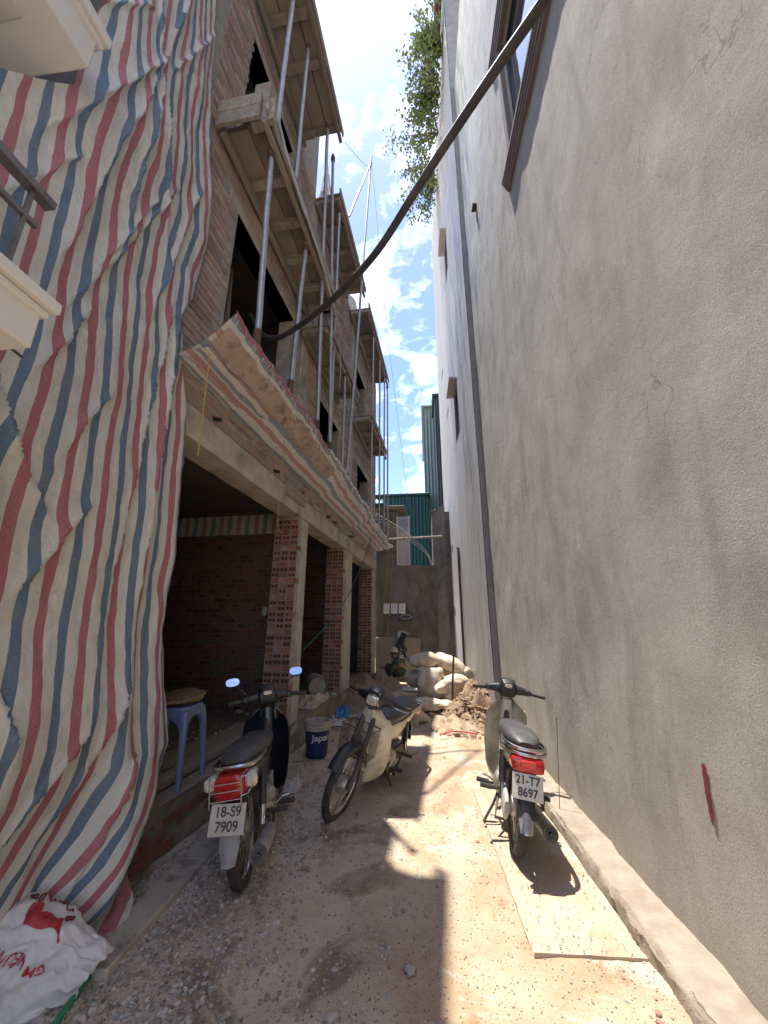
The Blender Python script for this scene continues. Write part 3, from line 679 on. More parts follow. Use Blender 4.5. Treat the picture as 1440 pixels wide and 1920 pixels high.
# ------------------------------------------------------------ formwork decks on the facade
def deck(label, y0, y1, z, depth, joists, edge=True, npl=None, front_boards=0, seed=0):
    r = random.Random(seed); t = thing('formwork_deck', label, 'scaffold deck', Lw(0, y0, z), AL, 'timber formwork decks on the facade')
    n = npl or max(2, int(depth/.17)); w_ = depth/n; L = y1-y0
    for i in range(n):
        e0, e1 = r.uniform(-.05, .05), r.uniform(-.08, .06)
        MB().box(.012+i*w_, .012+(i+1)*w_-r.uniform(.006, .016), e0, L+e1, r.uniform(0, .008), .03+r.uniform(0, .006), .003).build('plank', M_ply, t)
    MB().box(.03, depth-.01, .03, L-.03, .038, .052, .003).build('sun_gap_blocker', M_ply, t)  # added sheet, blocks sun leaking through the gaps between planks
    for f in joists:
        y = L*f; MB().box(.015, depth+r.uniform(-.04, .03), y-.045, y+.045, -.075, -.003, .004).build('joist', M_wood, t)
    MB().box(depth-.045, depth+.0, -.06, L+.08, -.145, -.080, .004).build('ledger', M_wood, t)
    MB().box(.03, .085, -.04, L+.04, -.15, -.079, .004).build('ledger', M_wood, t)
    if edge: MB().box(depth+.004, depth+.03, -.1, L+.06, -.05, .05+r.uniform(0, .03), .004).build('edge_board', M_wood, t)
    for k_ in range(front_boards):
        MB().box(.02, depth-.05, -.11-.032*k_*0+.0, -.075, -.14+.17*k_, .02+.17*k_, .004).build('end_board', M_wood, t)
    return t
deck('large grey timber deck above the topmost window opening', -3.2, -1.15, 8.75, .64, (.15, .4, .62, .97), seed=1)
deck('long timber deck with boarded end above the lowest near window opening', -2.78, -.55, 6.05, .50, (.22, .42, .62, .82, .98), seed=2, front_boards=2)
deck('timber deck under the red and white striped sheet on the lower roof', -.45, 1.45, 8.42, .45, (.02, .25, .5, .75, .98), seed=3)
deck('small timber deck between two pairs of steel poles', -.62, 1.12, 5.62, .42, (.02, .5, .97), seed=4)
deck('timber deck below the white water tank', 1.9, 4.65, 8.36, .45, (.02, .3, .6, .97), seed=5)
deck('timber deck near the far end of the brick building, lower of two', 2.35, 4.3, 5.88, .45, (.02, .35, .7, .97), seed=6)
t = thing('timber_post', 'thick weathered timber post end standing up at the corner of the long deck', 'timber', Lw(.40, -2.80, 6.05), AL)
MB().box(-.06, .10, -.04, .05, -.12, .42, .006).build('post', M_wood, t); MB().box(.10, .16, -.03, .03, -.1, .2, .005).build('cleat', M_wood, t)

def pole(label, p0, p1, r=.024, mat=None, foot=True, coupler=True, group='steel scaffold poles'):
    a = Lw(*p0); b = Lw(*p1); t = thing('scaffold_pole', label, 'pole', a, 0, group)
    d = b-a; N = 8
    MB().tube([d*(i/N)+Vector((.006*fbm(i*.7, p0[1]*5), .006*fbm(i*.7+9, p0[1]*5), 0)) for i in range(N+1)], r, 10).build('tube', mat or M_steel, t, True)
    u = d.normalized()
    if foot: MB().tube([u*0, u*.16], r+.006, 10).build('socket', M_rust, t, True)
    if coupler: MB().tube([u*(d.length-.12), u*(d.length-.05)], r+.012, 8).build('collar', M_rust, t, True)
    return t
pole('bright galvanised pole standing on the canopy in front of the near window opening', (.46, -2.52, 3.72), (.44, -2.60, 5.95), .027)
pole('bright galvanised pole rising from the long deck past the topmost window opening', (.46, -2.60, 6.1), (.5, -2.62, 8.62), .027)
pole('grey pole standing under the large upper deck on the brick wall edge', (.47, -2.12, 6.09), (.5, -2.16, 8.62), .024)
pole('grey pole propping the long deck in front of the brick spandrel', (.44, -1.78, 3.75), (.44, -1.66, 5.9), .026)
pole('tall grey pole leaning from the canopy up to the corner of the large deck', (.44, -.95, 3.75), (.50, -1.35, 8.6), .024)
pole('grey pole passing the concrete column up to the striped sheet', (.45, -.45, 3.7), (.46, -.95, 8.6), .022)
pole('grey pole in front of the second window opening', (.40, -.30, 3.7), (.41, -.36, 8.3), .022)
pole('thin grey pole at the side of the second window opening', (.40, .35, 3.6), (.41, .30, 5.55), .020)
for i, (y, zt) in enumerate(((2.45, 8.2), (3.3, 8.2), (4.05, 8.2), (4.55, 8.2))):
    pole(('thin grey pole of the far row nearest the leaning mast', 'thin grey pole of the far row second from the leaning mast', 'thin grey pole of the far row next to the outermost one', 'thin grey pole at the outer end of the far row by the deck corner')[i], (.43+.02*(i % 2), y, 3.5), (.44, y+.05, zt), .021, group='far row of thin poles')
mast_a = pole('tall leaning mast rising above all the decks into the sky', (.44, .45, 3.62), (.46, 1.90, 13.3), .026, coupler=False)
pole('short diagonal strut lashed to the top of the leaning mast', (.47, .02, 8.6), (.46, 1.86, 12.95), .022, foot=False)
for y, tlt in ((-1.95, .12), (-1.45, -.1)):
    a = Lw(-.6, y, 3.32); t = tag(MB().tube([(0, 0, 0), (.02, tlt*.5, 1.2), (0, tlt, 2.5)], [.045, .04, .035], 8).build('timber_prop', M_wood, None, True, a), 'rough round timber prop inside the near window opening on the tarpaulin side' if y < -1.7 else 'rough round timber prop inside the near window opening on the concrete column side', 'prop', 'timber props in the near opening')
tag(MB().bar((0, 0, 0), tuple(Lw(-.5, -.95, 4.3)-Lw(-.5, -2.3, 5.25)), .05, .09).build('timber_brace', M_wood, None, False, Lw(-.5, -2.3, 5.25)), 'slanting sawn timber brace across the near window opening', 'timber')
tag(MB().tube([Lw(-.3, y, z)-Lw(-.3, -2.45, 6.5) for y, z in ((-2.45, 6.5), (-2.38, 8.1))], .04, 8).build('steel_prop', M_steel, None, True, Lw(-.3, -2.45, 6.5)), 'grey steel prop inside the topmost window opening', 'prop')

# ------------------------------------------------------------ striped canopy over the ground floor
cn = thing('tarp_canopy', 'sloping canopy of dusty striped tarpaulin over the ground floor openings', 'canopy', Lw(0, 0, 3.35), AL)
def can(u, v):
    y = -2.95+7.75*u; far = sstep(-1, 5, y)
    x = .015+.50*v; z = (.30*(1-far)+.10*far)*v*v+.02*v
    n = (.018*fbm(y*3, v*4, 3)+.008*fbm(y*9, v*7, 5))*(v+.2)
    sag = -.045*abs(math.sin(y*1.7+.4*math.sin(y)))*v
    return x+n+(.06*fbm(y*2.2, 1, 1)*sstep(.8, 1, v)), y, z+n+sag
c_ = MB(); c_.grid(can, 240, 24, lambda u, v: (v*2.35+.02*fbm(u*14, v*3, 6)+(.10 if u > .41 else 0)+(.33 if u > .66 else 0), u*6)); c_.build('sheet', M_tarp2, cn, 'all')
def band(v0, v1, u0, u1, off, name, mat, n=60):
    m = MB(); m.grid(lambda u, v: tuple(a+b for a, b in zip(can(u0+(u1-u0)*u, v0+(v1-v0)*v), (off*.4, 0, -off))), n, 4, lambda u, v: (v*.3, u)); m.build(name, mat, cn, 'all')
M_mud = pm('mudstained_board', (.48, .37, .30), (.38, .285, .22), 5, .9, bs=.6, bscale=40, bd=.006, c3=(.17, .13, .105), s3=11)
band(.62, .90, .005, .36, .010, 'board', M_mud)
band(.0, .10, .0, 1, .006, 'mortar_strip', M_concrete, 120)
for (u0, u1, v0, v1) in ((.0, .13, .40, .60), (.0, .09, .14, .30)):
    m = MB(); m.grid(lambda u, v, q=(u0, u1, v0, v1): tuple(a+b for a, b in zip(can(q[0]+(q[1]-q[0])*u+.006*v, q[2]+(q[3]-q[2])*v), (.012, 0, -.018+.006*fbm(u*5, v*3)))), 24, 8, lambda u, v: (v*.75+.1, u)); m.build('tarp_patch', M_tarp2, cn, 'all')
rim = MB(); rim.grid(lambda u, v: tuple(a+b for a, b in zip(can(u, 1), (.012*math.sin(v*3.14), 0, .05*(v-.3)+.012*fbm(u*60, v*2)))), 240, 4, lambda u, v: ((.80 if u < .3 else .06)+v*.1, u*4)); rim.build('rolled_edge', M_tarp, cn, 'all')
fr = MB()
for i in range(260):
    u = random.random(); p0 = Vector(can(u, 1)); l = random.uniform(.02, .09) if random.random() < .85 else random.uniform(.12, .25)
    q = p0+Vector((random.uniform(-.02, .03), random.uniform(-.03, .03), -l if random.random() < .6 else l*.4)); fr.tube([p0, (p0+q)/2+Vector((.01, 0, .01)), q], .0022, 3, cap=False)
fr.build('frayed_threads', pm('white_thread', (.68, .67, .62), None, 9, .7, bs=0), cn)['kind'] = 'stuff'
for i in range(5):
    u = (.45, .55, .66, .8, .9)[i]; p0 = can(u, .97)
    m = MB(); m.grid(lambda a, b, p0=p0, i=i: (p0[0]+.02*b+.015*fbm(a*4, b*4, i), p0[1]+(a-.5)*.09*(1-.4*b), p0[2]+.01-b*(.10+.05*(i % 3))), 5, 7, lambda a, b: (.02+a*.2, b)); m.build('rag', M_tarp, cn, 'all')
for i, y in enumerate((-2.3, -1.1, -.35, .9, 1.25, 2.4)):
    MB().tube([Lw(0, y, 3.27)-Lw(0, 0, 3.35), Lw(.09, y, 3.25)-Lw(0, 0, 3.35)], .018, 8)
    m = MB().tube([(-.02, y, -.13), (.07, y+.01, -.15)], .02, 8); m.build('conduit_stub', M_black, LB, True, (0, 0, 3.35))

# ------------------------------------------------------------ big striped tarp on the left
EDGE = [(9.2, 1.72), (7.06, 1.90), (6.28, 2.09), (5.4, 2.18), (4.9, 2.30), (4.5, 2.37), (4.1, 2.33), (3.75, 2.16), (3.6, 2.13), (3.3, 2.28), (2.73, 2.50), (1.57, 2.64), (.77, 2.68), (.5, 2.54), (.34, 2.43), (.14, 2.24), (.03, 2.12)]
def yR(z):
    for (z1, y1), (z0, y0) in zip(EDGE, EDGE[1:]):
        if z >= z0: f = (z-z0)/(z1-z0); return y0+(y1-y0)*min(1, f)
    return EDGE[-1][1]
SMOOTH = [(9.2, 1.72), (7.06, 1.92), (5.4, 2.16), (4.5, 2.30), (3.6, 2.35), (2.73, 2.50), (1.57, 2.64), (.77, 2.68), (.5, 2.54), (.34, 2.43), (.14, 2.24), (.03, 2.12)]
def yS(z):
    for (z1, y1), (z0, y0) in zip(SMOOTH, SMOOTH[1:]):
        if z >= z0: return y0+(y1-y0)*min(1, (z-z0)/(z1-z0))
    return SMOOTH[-1][1]
# creases: (y,z) start -> end, width, height, stripe shift
CR = [((1.54, 5.32), (1.02, 3.6), .10, .060, .35), ((1.54, 5.32), (1.25, 2.9), .09, .055, .3), ((1.56, 5.3), (1.60, 3.5), .07, .055, .3), ((1.58, 5.3), (1.95, 3.9), .09, .06, -.3), ((1.55, 5.35), (1.70, 7.2), .08, .06, .3),
      ((1.5, 5.35), (1.25, 7.0), .10, .05, -.3), ((1.62, 5.4), (2.0, 6.8), .07, .05, .25), ((1.40, 5.6), (.90, 4.4), .09, .04, .4), ((1.9, 4.6), (1.3, 2.75), .10, .045, .4), ((2.1, 4.9), (1.85, 3.2), .08, .05, .35),
      ((2.05, 3.7), (1.98, 1.2), .07, .055, .3), ((2.12, 3.5), (2.22, 1.4), .06, .06, -.3), ((1.16, 2.55), (1.42, 2.15), .06, .06, .2), ((1.42, 2.15), (1.60, 1.95), .05, .03, .2), ((1.16, 2.52), (1.44, 1.35), .07, .075, .55), ((1.44, 1.35), (1.62, .95), .06, .05, .4),
      ((1.17, 2.5), (1.20, 1.0), .08, .07, .5), ((1.15, 2.55), (.8, 1.6), .09, .05, -.4), ((1.75, 2.1), (1.45, 1.55), .07, .04, .35), ((2.2, 1.15), (1.85, .45), .08, .045, .4), ((1.95, 1.0), (1.62, .5), .08, .045, .45), ((2.3, .8), (2.05, .2), .06, .05, .35),
      ((1.5, 3.1), (1.3, 2.55), .06, .05, .3), ((1.72, 2.75), (1.55, 2.3), .05, .035, .25), ((1.25, 3.9), (.95, 3.1), .09, .04, .4), ((1.75, 4.3), (1.45, 3.3), .08, .04, .35), ((1.05, 4.9), (.7, 3.9), .1, .04, .4)]
def crease(y, z):
    h = 0; sh = 0
    for (a, b, w_, amp, s_) in CR:
        dy, dz = b[0]-a[0], b[1]-a[1]; L = math.hypot(dy, dz); uy, uz = dy/L, dz/L
        ly, lz = y-a[0], z-a[1]; t_ = (ly*uy+lz*uz)/L; d = ly*(-uz)+lz*uy
        if t_ < -.1 or t_ > 1.15: continue
        env = sstep(-.1, .08, t_)*sstep(1.15, .6, t_); ww = w_*(.35+.9*max(0, t_))
        d += .015*fbm(y*5, z*5, 3)
        q = d/ww
        if -4 < q < 4:
            prof = math.exp(q*1.4) if q < 0 else math.exp(-q*6)      # slow rise, sharp drop
            h += amp*env*prof
        sh += s_*env*(1/(1+math.exp(-max(-30, min(30, q*7))))-.5)*math.exp(-abs(q)*.35)
    return h, sh
CR = [(a, b, w_*.62, amp*(.62 if a[1] > 3 else .8), s_) for a, b, w_, amp, s_ in CR]
TB = MB(); NU, NV = 170, 460
ZT = 9.2
YL = .45
tv = {}
def tarp(u, v):
    z = ZT*(1-v)+.02*v
    if z < .02: z = .02
    ye = yR(z); y1 = max(yS(z), ye); yl = YL+.67*min(1, max(0, (z-3.3)/.9))**.75; y = yl+(y1-yl)*u
    h, sh = crease(y, z)
    flare = sstep(1.6, .0, z)*.16
    x = -1.74+h+flare+.04*fbm(y*1.4, z*.7, 2)+.014*fbm(y*5+z*1.2, z*1.6, 5)+.005*fbm(y*14, z*9, 7)
    x += .035*math.sin(y*21+1.5*fbm(y*2, z*.8))*sstep(1.8, 2.2, y)*sstep(.3, 1.0, z)*.5
    x -= .20*sstep(1.1, .35, z)*sstep(2.28, 1.98, y)
    if y > ye-.03: d_ = y-(ye-.03); y = ye-.03+.03*math.tanh(d_/.03)-.25*max(0, d_-.03); x -= .5*max(0, d_-.015)
    if u > .93: x -= .06*((u-.93)/.07)**2
    yy = y+.018*fbm(z*2.2, u*2, 8)*u
    tv[(round(u*NU), round(v*NV))] = sh*.42+10.6*(y-YL)/(y1-YL)
    return (x, yy, z+.0)
def tuv(u, v):
    z = ZT*(1-v); return (tv[(round(u*NU), round(v*NV))]+.12*fbm(u*2, z*.5, 4)+.05, z*.5)
TB.grid(tarp, NU, NV, tuv)
tarp_o = TB.build('striped_tarp', M_tarp, None, 'all')
tag(tarp_o, 'huge red white and blue striped tarpaulin hanging in folds down to the ground', 'tarpaulin')
hem = curve_pts([(-1.60, 2.40, .14), (-1.54, 2.24, .06), (-1.50, 2.08, .035), (-1.52, 1.95, .03), (-1.64, 1.82, .03), (-1.95, 1.74, .03)], 8)
m = MB(); nh_ = len(hem)-1
def hemf(u, v):
    q = hem[min(nh_, round(u*nh_))]; return (q.x-.26*(1-v)+.012*fbm(u*9, v*3), q.y+.12*(1-v), max(.012, q.z*(.4+.6*math.sin(v*3.0))+.07*(1-v)*(1-u)+.012*fbm(u*8, v*4, 3)+gz(q.x, q.y)*.5))
m.grid(hemf, nh_, 10, lambda u, v: (.30+v*.75, u*2)); m.build('ground_hem', M_tarp, tarp_o, 'all')
t = tag(MB().tube([(0, 0, 0), (.01, .25, .03), (.03, .38, .0)], .006, 5).build('tie_cord', M_black, None, True, (-1.66, .8, 2.56)), 'thin dark cord tying the tarpaulin under the lower balcony', 'cord')

# ------------------------------------------------------------ white neighbour with two balconies
nh = thing('white_house', 'white painted house corner with two balconies beside the striped tarpaulin', 'house', (-2.1, .5, 0))
MB().box(-3, -.08, -4, .28, 0, 9).build('wall', M_white, nh)
b1 = MB().box(-.08, .95, -4, .35, 2.29, 2.43, .006).build('balcony', M_white, nh)
MB().box(-.08, .985, -4, .375, 2.43, 2.47, .005).build('moulding', M_white, b1); MB().box(-.08, .965, -4, .36, 2.405, 2.428, .004).build('moulding', M_white, b1)
MB().box(-.08, .93, -4, .32, 2.10, 2.288).build('drop_beam', M_white, b1) if False else None
rl = thing('tmp', 'a', 'b'); bpy.data.objects.remove(rl)
rail = MB().bar((.52, -2, 3.25), (.52, .58, 3.25), .05, .035).build('railing', M_rail, nh)
MB().bar((.52, -2, 3.10), (.52, .55, 3.10), .022, .022).build('rail_bar', M_rail, rail); MB().bar((.52, -2, 2.62), (.52, .55, 2.62), .03, .03).build('rail_bar', M_rail, rail)
for i in range(12): MB().bar((.52, .5-.115*i, 2.44), (.52, .5-.115*i, 3.23 if i % 4 == 0 else 3.09), .016, .016).build('baluster', M_rail, rail)
b2 = MB().box(-.08, .52, -4, .55, 4.14, 4.36, .006).build('balcony', M_white, nh)
MB().box(-.08, .56, -4, .585, 4.36, 4.42, .005).build('moulding', M_white, b2); MB().box(-.08, .54, -4, .57, 4.325, 4.358, .004).build('moulding', M_white, b2)
M_soff = pm('soffit_grey', (.62, .60, .56), None, 3, .8, bs=0)
MB().box(.02, .36, -.9, .36, 4.134, 4.139).build('soffit_panel', M_soff, b2)

# ------------------------------------------------------------ cables, strings, hoses
def line(name, label, cat, P, r, mat, n=8, k=8, group=None):
    q = curve_pts(P, n); b = q[0].copy(); rr = r if not hasattr(r, '__len__') else [r[0]+(r[1]-r[0])*min(1, i/(len(q)*.45)) for i in range(len(q))]
    return tag(MB().tube([p-b for p in q], rr, k).build(name, mat, None, True, b), label, cat, group)
line('black_hose', 'thick black hose slung across the alley from the near window opening', 'hose', [(-2.03, 3.64, 5.13), (-1.74, 3.4, 4.62), (-1.49, 3.27, 4.43), (-1.19, 3.06, 4.36), (-0.77, 2.71, 4.28), (-0.32, 2.26, 4.22), (0.01, 1.9, 4.31), (0.25, 1.64, 4.38), (0.47, 1.39, 4.41), (0.65, 1.16, 4.38), (0.77, 0.94, 4.29)], .027, M_cable, 10, 12)
line('yellow_string', 'long yellow string hanging in front of the canopy at the tarpaulin edge', 'string', [Lw(.3, -2.86, 3.5), Lw(.30, -2.84, 3.0), Lw(.28, -2.80, 2.62)], .004, M_yellow, 6, 5)
line('yellow_string', 'yellow string with a hooked end hanging in front of the first pier', 'string', [Lw(.25, -1.42, 3.5), Lw(.24, -1.40, 3.0), Lw(.22, -1.36, 2.55), Lw(.2, -1.28, 2.46), Lw(.2, -1.18, 2.45)], .0035, M_yellow, 6, 5)
line('green_rope', 'dark green rope slanting from the canopy down into the second bay', 'rope', [(-1.16, 8.5, 3.6), (-1.22, 7.6, 2.75), (-1.36, 6.3, 1.78), (-1.62, 5.2, 1.18)], .008, M_greenrope, 8, 6)
line('tan_string', 'thin tan string hanging over the end wall beside the last brick pier', 'string', [(-.93, 9.9, 4.2), (-1.0, 9.9, 2.6), (-1.1, 9.9, 1.6), (-1.2, 9.9, .5)], .005, M_yellow, 6, 5, 'strings hanging at the end wall')
line('tan_string', 'thin tan string hanging over the end wall in front of the notices', 'string', [(-.80, 9.9, 4.4), (-.86, 9.9, 2.6), (-.95, 9.9, 1.5), (-1.02, 9.9, .45)], .005, M_yellow, 6, 5, 'strings hanging at the end wall')
line('guy_wire', 'thin wire hanging from the leaning mast top down to the far wall', 'wire', [Lw(.46, 1.9, 13.2), Lw(.62, 3.6, 9.0), Lw(.9, 5.6, 4.8)], .004, M_wire, 10, 4)
line('guy_wire', 'thin slack wire from the mast top back to the large deck', 'wire', [Lw(.46, 1.86, 12.7), Lw(.42, .9, 11.5), Lw(.4, -.2, 10.2)], .006, M_wire, 10, 4)
line('hanging_lamp_cord', 'thin cord with a socket hanging inside the first bay', 'cord', [Lw(-.45, -.1, 2.85), Lw(-.47, -.08, 1.7), Lw(-.55, -.1, 1.45), Lw(-.75, -.2, .45)], .004, pm('brown_cord', (.22, .13, .05), None, 9, .7, bs=0), 6, 5)
t = tag(MB().lathe([(.001, .06), (.03, .06), (.045, 0), (.03, -.05), (.001, -.05)], 12).build('hanging_socket', M_limerim, None, True, Lw(-.47, -.08, 1.66)), 'pale lamp socket on a cord in the dark first bay', 'lamp socket')
t = thing('inner_sheet', 'dark striped sheet strip hanging under the ceiling inside the first bay', 'sheet', Lw(-.35, .24, 2.80), AL)
m = MB(); m.grid(lambda u, v: (-2.6*u, .0+.02*fbm(u*12, v), .30*(1-v)), 60, 6, lambda u, v: (u*9, v)); m.build('cloth', M_tarp2, t, 'all')
t = thing('roof_sheet', 'red white and blue striped sheet on the lower roof', 'sheet', Lw(.05, -.38, 8.45), AL)
m = MB(); m.grid(lambda u, v: (-.30+.58*u+.05*fbm(v*3, u*2), .18+.10*u+.06*fbm(u*4, v*4, 2), (.42+.95*max(0, 1-abs(u-.55)/.22)*(1-.0*u)-.28*max(0, u-.62))*v), 40, 30, lambda u, v: (v*3.2+u*1.4, u)); m.build('cloth', M_tarp, t, 'all')

# ------------------------------------------------------------ alley end
ew = thing('end_wall', 'stained dark concrete wall closing the alley with notices on it', 'wall', (-1.33, 10.4, 0))
m = MB(); m.box(0, 1.64, .03, .25, 0, 3.03, 0); m.build('wall_core', M_endwall, ew)
m = MB(); m.grid(lambda u, v: (1.64*u, .02+.02*fbm(u*3, v*5, 1), 3.03*v+.03*fbm(u*9, 3)*(v > .97)), 60, 80); m.build('wall_face', M_endwall, ew, 'all')
m = MB(); m.box(0, 1.15, -.05, .0, 0, 1.18, .02); m.build('patch_panel', pm('newer_render', (.30, .25, .19), (.24, .2, .15), 4, .95, bs=.5, bscale=40, bd=.008), ew)
vb = MB().box(.60, .98, -.012, .02, 1.58, 1.80).build('vent_block', M_wsash, ew)
m = MB()
for a in range(12):
    th0, th1 = a/12*6.283, (a+1)/12*6.283; m.bar((.79+.13*math.copysign(abs(math.cos(th0))**.6, math.cos(th0)), -.02, 1.69+.055*math.sin(th0)), (.79+.13*math.copysign(abs(math.cos(th1))**.6, math.cos(th1)), -.02, 1.69+.055*math.sin(th1)), .014, .014)
m.bar((.60, -.02, 1.69), (.66, -.02, 1.69), .014, .014).bar((.92, -.02, 1.69), (.98, -.02, 1.69), .014, .014); m.build('grille', M_concrete, vb)
m = MB().tube([(.62, -.08, 1.30), (.66, -.09, .75), (.68, -.09, .35)], .045, 10); m.build('pipe', pm('pale_pipe', (.5, .49, .46), None, 5, .5, bs=0), ew, True)
m = MB()
for i in range(4): m.tube(curve_pts([(.70+.03*i, -.1, 1.28), (.56+.05*i, -.14, 1.0), (.62+.06*i, -.12, .78+.04*i), (.74, -.12, .80), (.80, -.13, .70)], 5), .022, 6)
m.build('cable_bundle', M_black, ew, True)
m = MB().tube(curve_pts([(.58, -.1, 1.30), (.72, -.12, 1.33), (.86, -.12, 1.26)], 5), .02, 6); m.build('hose', M_cable2, ew, True)
for i, (x, tl) in enumerate(((-1.045, .03), (-.84, .03), (-.63, .05))):
    t = thing('notice', ('white paper notice stuck on the end wall, first beside the brick building', 'white paper notice between two others on the end wall', 'white paper notice above the ventilation block')[i], 'notice', (x, 10.37, 1.90), 0, 'paper notices on the end wall', rot=(0, tl, 0))
    MB().box(-.085, .085, -.004, 0, -.13, .13).build('sheet', M_paper, t)
    m = MB()
    for k_ in range(9): m.box(-.065, .065-.03*(k_ % 3 == 2), -.0055, -.0042, .095-.022*k_, .101-.022*k_)
    m.build('print', pm('grey_print', (.45, .45, .46), None, 5, .8, bs=0), t)
cl = thing('concrete_column', 'weathered concrete column with a chipped rounded top beside the end wall', 'column', (.43, 12.4, 0))
m = MB(); m.grid(lambda u, v: (-.16+.42*u+.02*fbm(u*4, v*9)*u, -.02+.03*fbm(u*5, v*9, 4), 5.3*v-(.25*(1-u)**2*(v > .98))), 12, 90); m.build('face', pm('old_concrete', (.22, .205, .185), (.16, .148, .135), 3, .95, bs=.6, bscale=25, bd=.012, c3=(.075, .068, .06), s3=1.3), cl, 'all')
m = MB().box(-.15, .45, .02, 2, 0, 5.1); m.build('core', M_endwall, cl)
# stair head above the end wall
sh_ = thing('stair_house', 'dilapidated concrete stair head with louvred door above the end wall', 'building', (-1.4, 11.0, 2.6))
MB().box(0, .62, 0, 1.5, 0, 2.2, .01).build('wall', pm('stained_concrete', (.17, .15, .13), (.11, .098, .085), 3, .95, bs=.6, bscale=25, bd=.01, c3=(.30, .27, .23), s3=1.6), sh_)
MB().box(-.1, .85, -.12, 1.6, 2.2, 2.30, .02).build('roof_slab', M_endwall, sh_)
dr = MB().box(.63, .95, .02, .07, .45, 1.98).build('door', pm('pale_door', (.55, .51, .47), (.47, .43, .39), 4, .7, bs=0), sh_)
for i in range(7): MB().box(.66, .92, -.005, .018, 1.52+.06*i, 1.56+.06*i).build('louvre', M_rail, dr)
MB().box(.60, .63, -.01, .08, .4, 2.0).build('door_post', M_white, dr); MB().box(.95, .98, -.01, .08, .4, 2.0).build('door_post', M_white, dr)
bp = thing('brick_parapet', 'low crumbling red brick parapet behind the end wall', 'parapet', (-.42, 11.7, 2.2))
MB().box(0, .68, .02, .22, 0, .98).build('core', M_mortar_in, bp)
for i in range(4):
    for k_ in range(5):
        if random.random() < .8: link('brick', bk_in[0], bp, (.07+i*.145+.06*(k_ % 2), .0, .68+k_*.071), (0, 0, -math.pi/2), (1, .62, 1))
tag(MB().tube([(0, 0, 0), (1.8, 0, .06)], .035, 8).build('cross_pipe', M_wood, None, True, (-1.3, 10.7, 3.82)), 'horizontal weathered pole spanning above the end wall', 'pole')
for i in range(3): line('service_cable', ('topmost pale service cable sagging above the end wall', 'pale service cable between two others above the end wall', 'lowest pale service cable sagging above the end wall')[i], 'cable', [(-1.35, 10.5, 4.55-.08*i), (-.7, 10.6, 4.15-.10*i), (-.1, 10.7, 3.65-.06*i), (.12, 10.6, 3.3-.04*i), (.3, 10.5, 2.7)], .012, M_cable2, 8, 6, 'service cables above the end wall')
def corrugated(name, label, x0, x1, y0, y1, z0, z1, matx, maty, pitch=.16):
    t = thing(name, label, 'building', (x0, y0, z0)); W, D, Hh = x1-x0, y1-y0, z1-z0
    MB().box(.05, W, .05, D, 0, Hh).build('core', M_dark, t)
    def sheet(L, f, mat, nm):
        n = int(L/pitch*6); m = MB(); m.grid(lambda u, v: f(u*L, .022*math.tanh(3*math.sin(u*L/pitch*6.2832)), Hh*v), n, 2); m.build(nm, mat, t)
    sheet(W, lambda s_, d, z: (s_, d, z), matx, 'front_sheet'); sheet(D, lambda s_, d, z: (d, s_, z), maty, 'side_sheet')
    MB().box(-.12, W+.1, -.12, D, Hh, Hh+.09, .01).build('roof_edge', matx, t); return t
corrugated('metal_shed', 'teal corrugated metal shed behind the end wall', -2.3, .22, 17, 22, 0, 7.25, M_tealsheet, M_tealsheet)
corrugated('metal_building', 'tall green corrugated metal building behind the pale grey house', .16, 3.5, 17.3, 24, 0, 12.0, M_greensheet, M_darkgreen)
corrugated('metal_building', 'dark green corrugated metal building tucked against the pale grey house', .66, 3.5, 15.4, 17.5, 0, 11.4, M_darkgreen, M_darkgreen)
tk = thing('water_tank', 'white water tank standing on the far brick roof', 'water tank', Lw(-.42, 2.55, 8.37), AL)
MB().lathe([(.001, 0), (.42, .0), (.42, .75), (.40, .86), (.2, .97), (.001, 1.0)], 28).build('drum', M_tank, tk, True)
MB().lathe([(.425, .2), (.432, .22), (.425, .24)], 28).build('hoop', M_steel, tk, True)

# ------------------------------------------------------------ motorbikes (local: y forward from rear contact, x right, z up)
def wheel(t, cy, w_, drum=True, side=-1):
    r = .285; h = w_/2
    prof = [(-h*.62, r-.055), (-h*.95, r-.038), (-h, r-.022), (-h*.8, r-.009), (-h*.5, r-.002), (-h*.44, r-.006), (-h*.36, r-.006), (-h*.3, r+.001), (-h*.06, r+.002), (-h*.03, r-.004), (h*.03, r-.004), (h*.06, r+.002), (h*.3, r+.001), (h*.36, r-.006), (h*.44, r-.006), (h*.5, r-.002), (h*.8, r-.009), (h, r-.022), (h*.95, r-.038), (h*.62, r-.055)]
    wh = MB().revolve([(-.02, .052), (.02, .052), (.02, .0), (-.02, .0)] if not drum else [(-.05, .0), (-.05, .062), (-.02, .075), (.03, .075), (.05, .045), (.05, 0)], cy, r, 24).build('wheel', M_alu, t, True)
    MB().revolve(prof, cy, r, 56, close=True).build('tyre', M_rubber, wh, True)
    MB().revolve([(-h*.55, r-.048), (-h*.62, r-.06), (-h*.25, r-.068), (h*.25, r-.068), (h*.62, r-.06), (h*.55, r-.048)], cy, r, 48).build('rim', M_chrome, wh, True)
    sp = MB()
    for i in range(36):
        a = i/36*6.2832; b = a+(.32 if i % 2 else -.32); sx = .03 if (i//2) % 2 else -.03
        sp.tube([(sx, cy+.06*math.cos(b), r+.06*math.sin(b)), (sx*.2, cy+(r-.066)*math.cos(a), r+(r-.066)*math.sin(a))], .0019, 4, cap=False)
    sp.build('spokes', M_chrome, wh)
    return wh
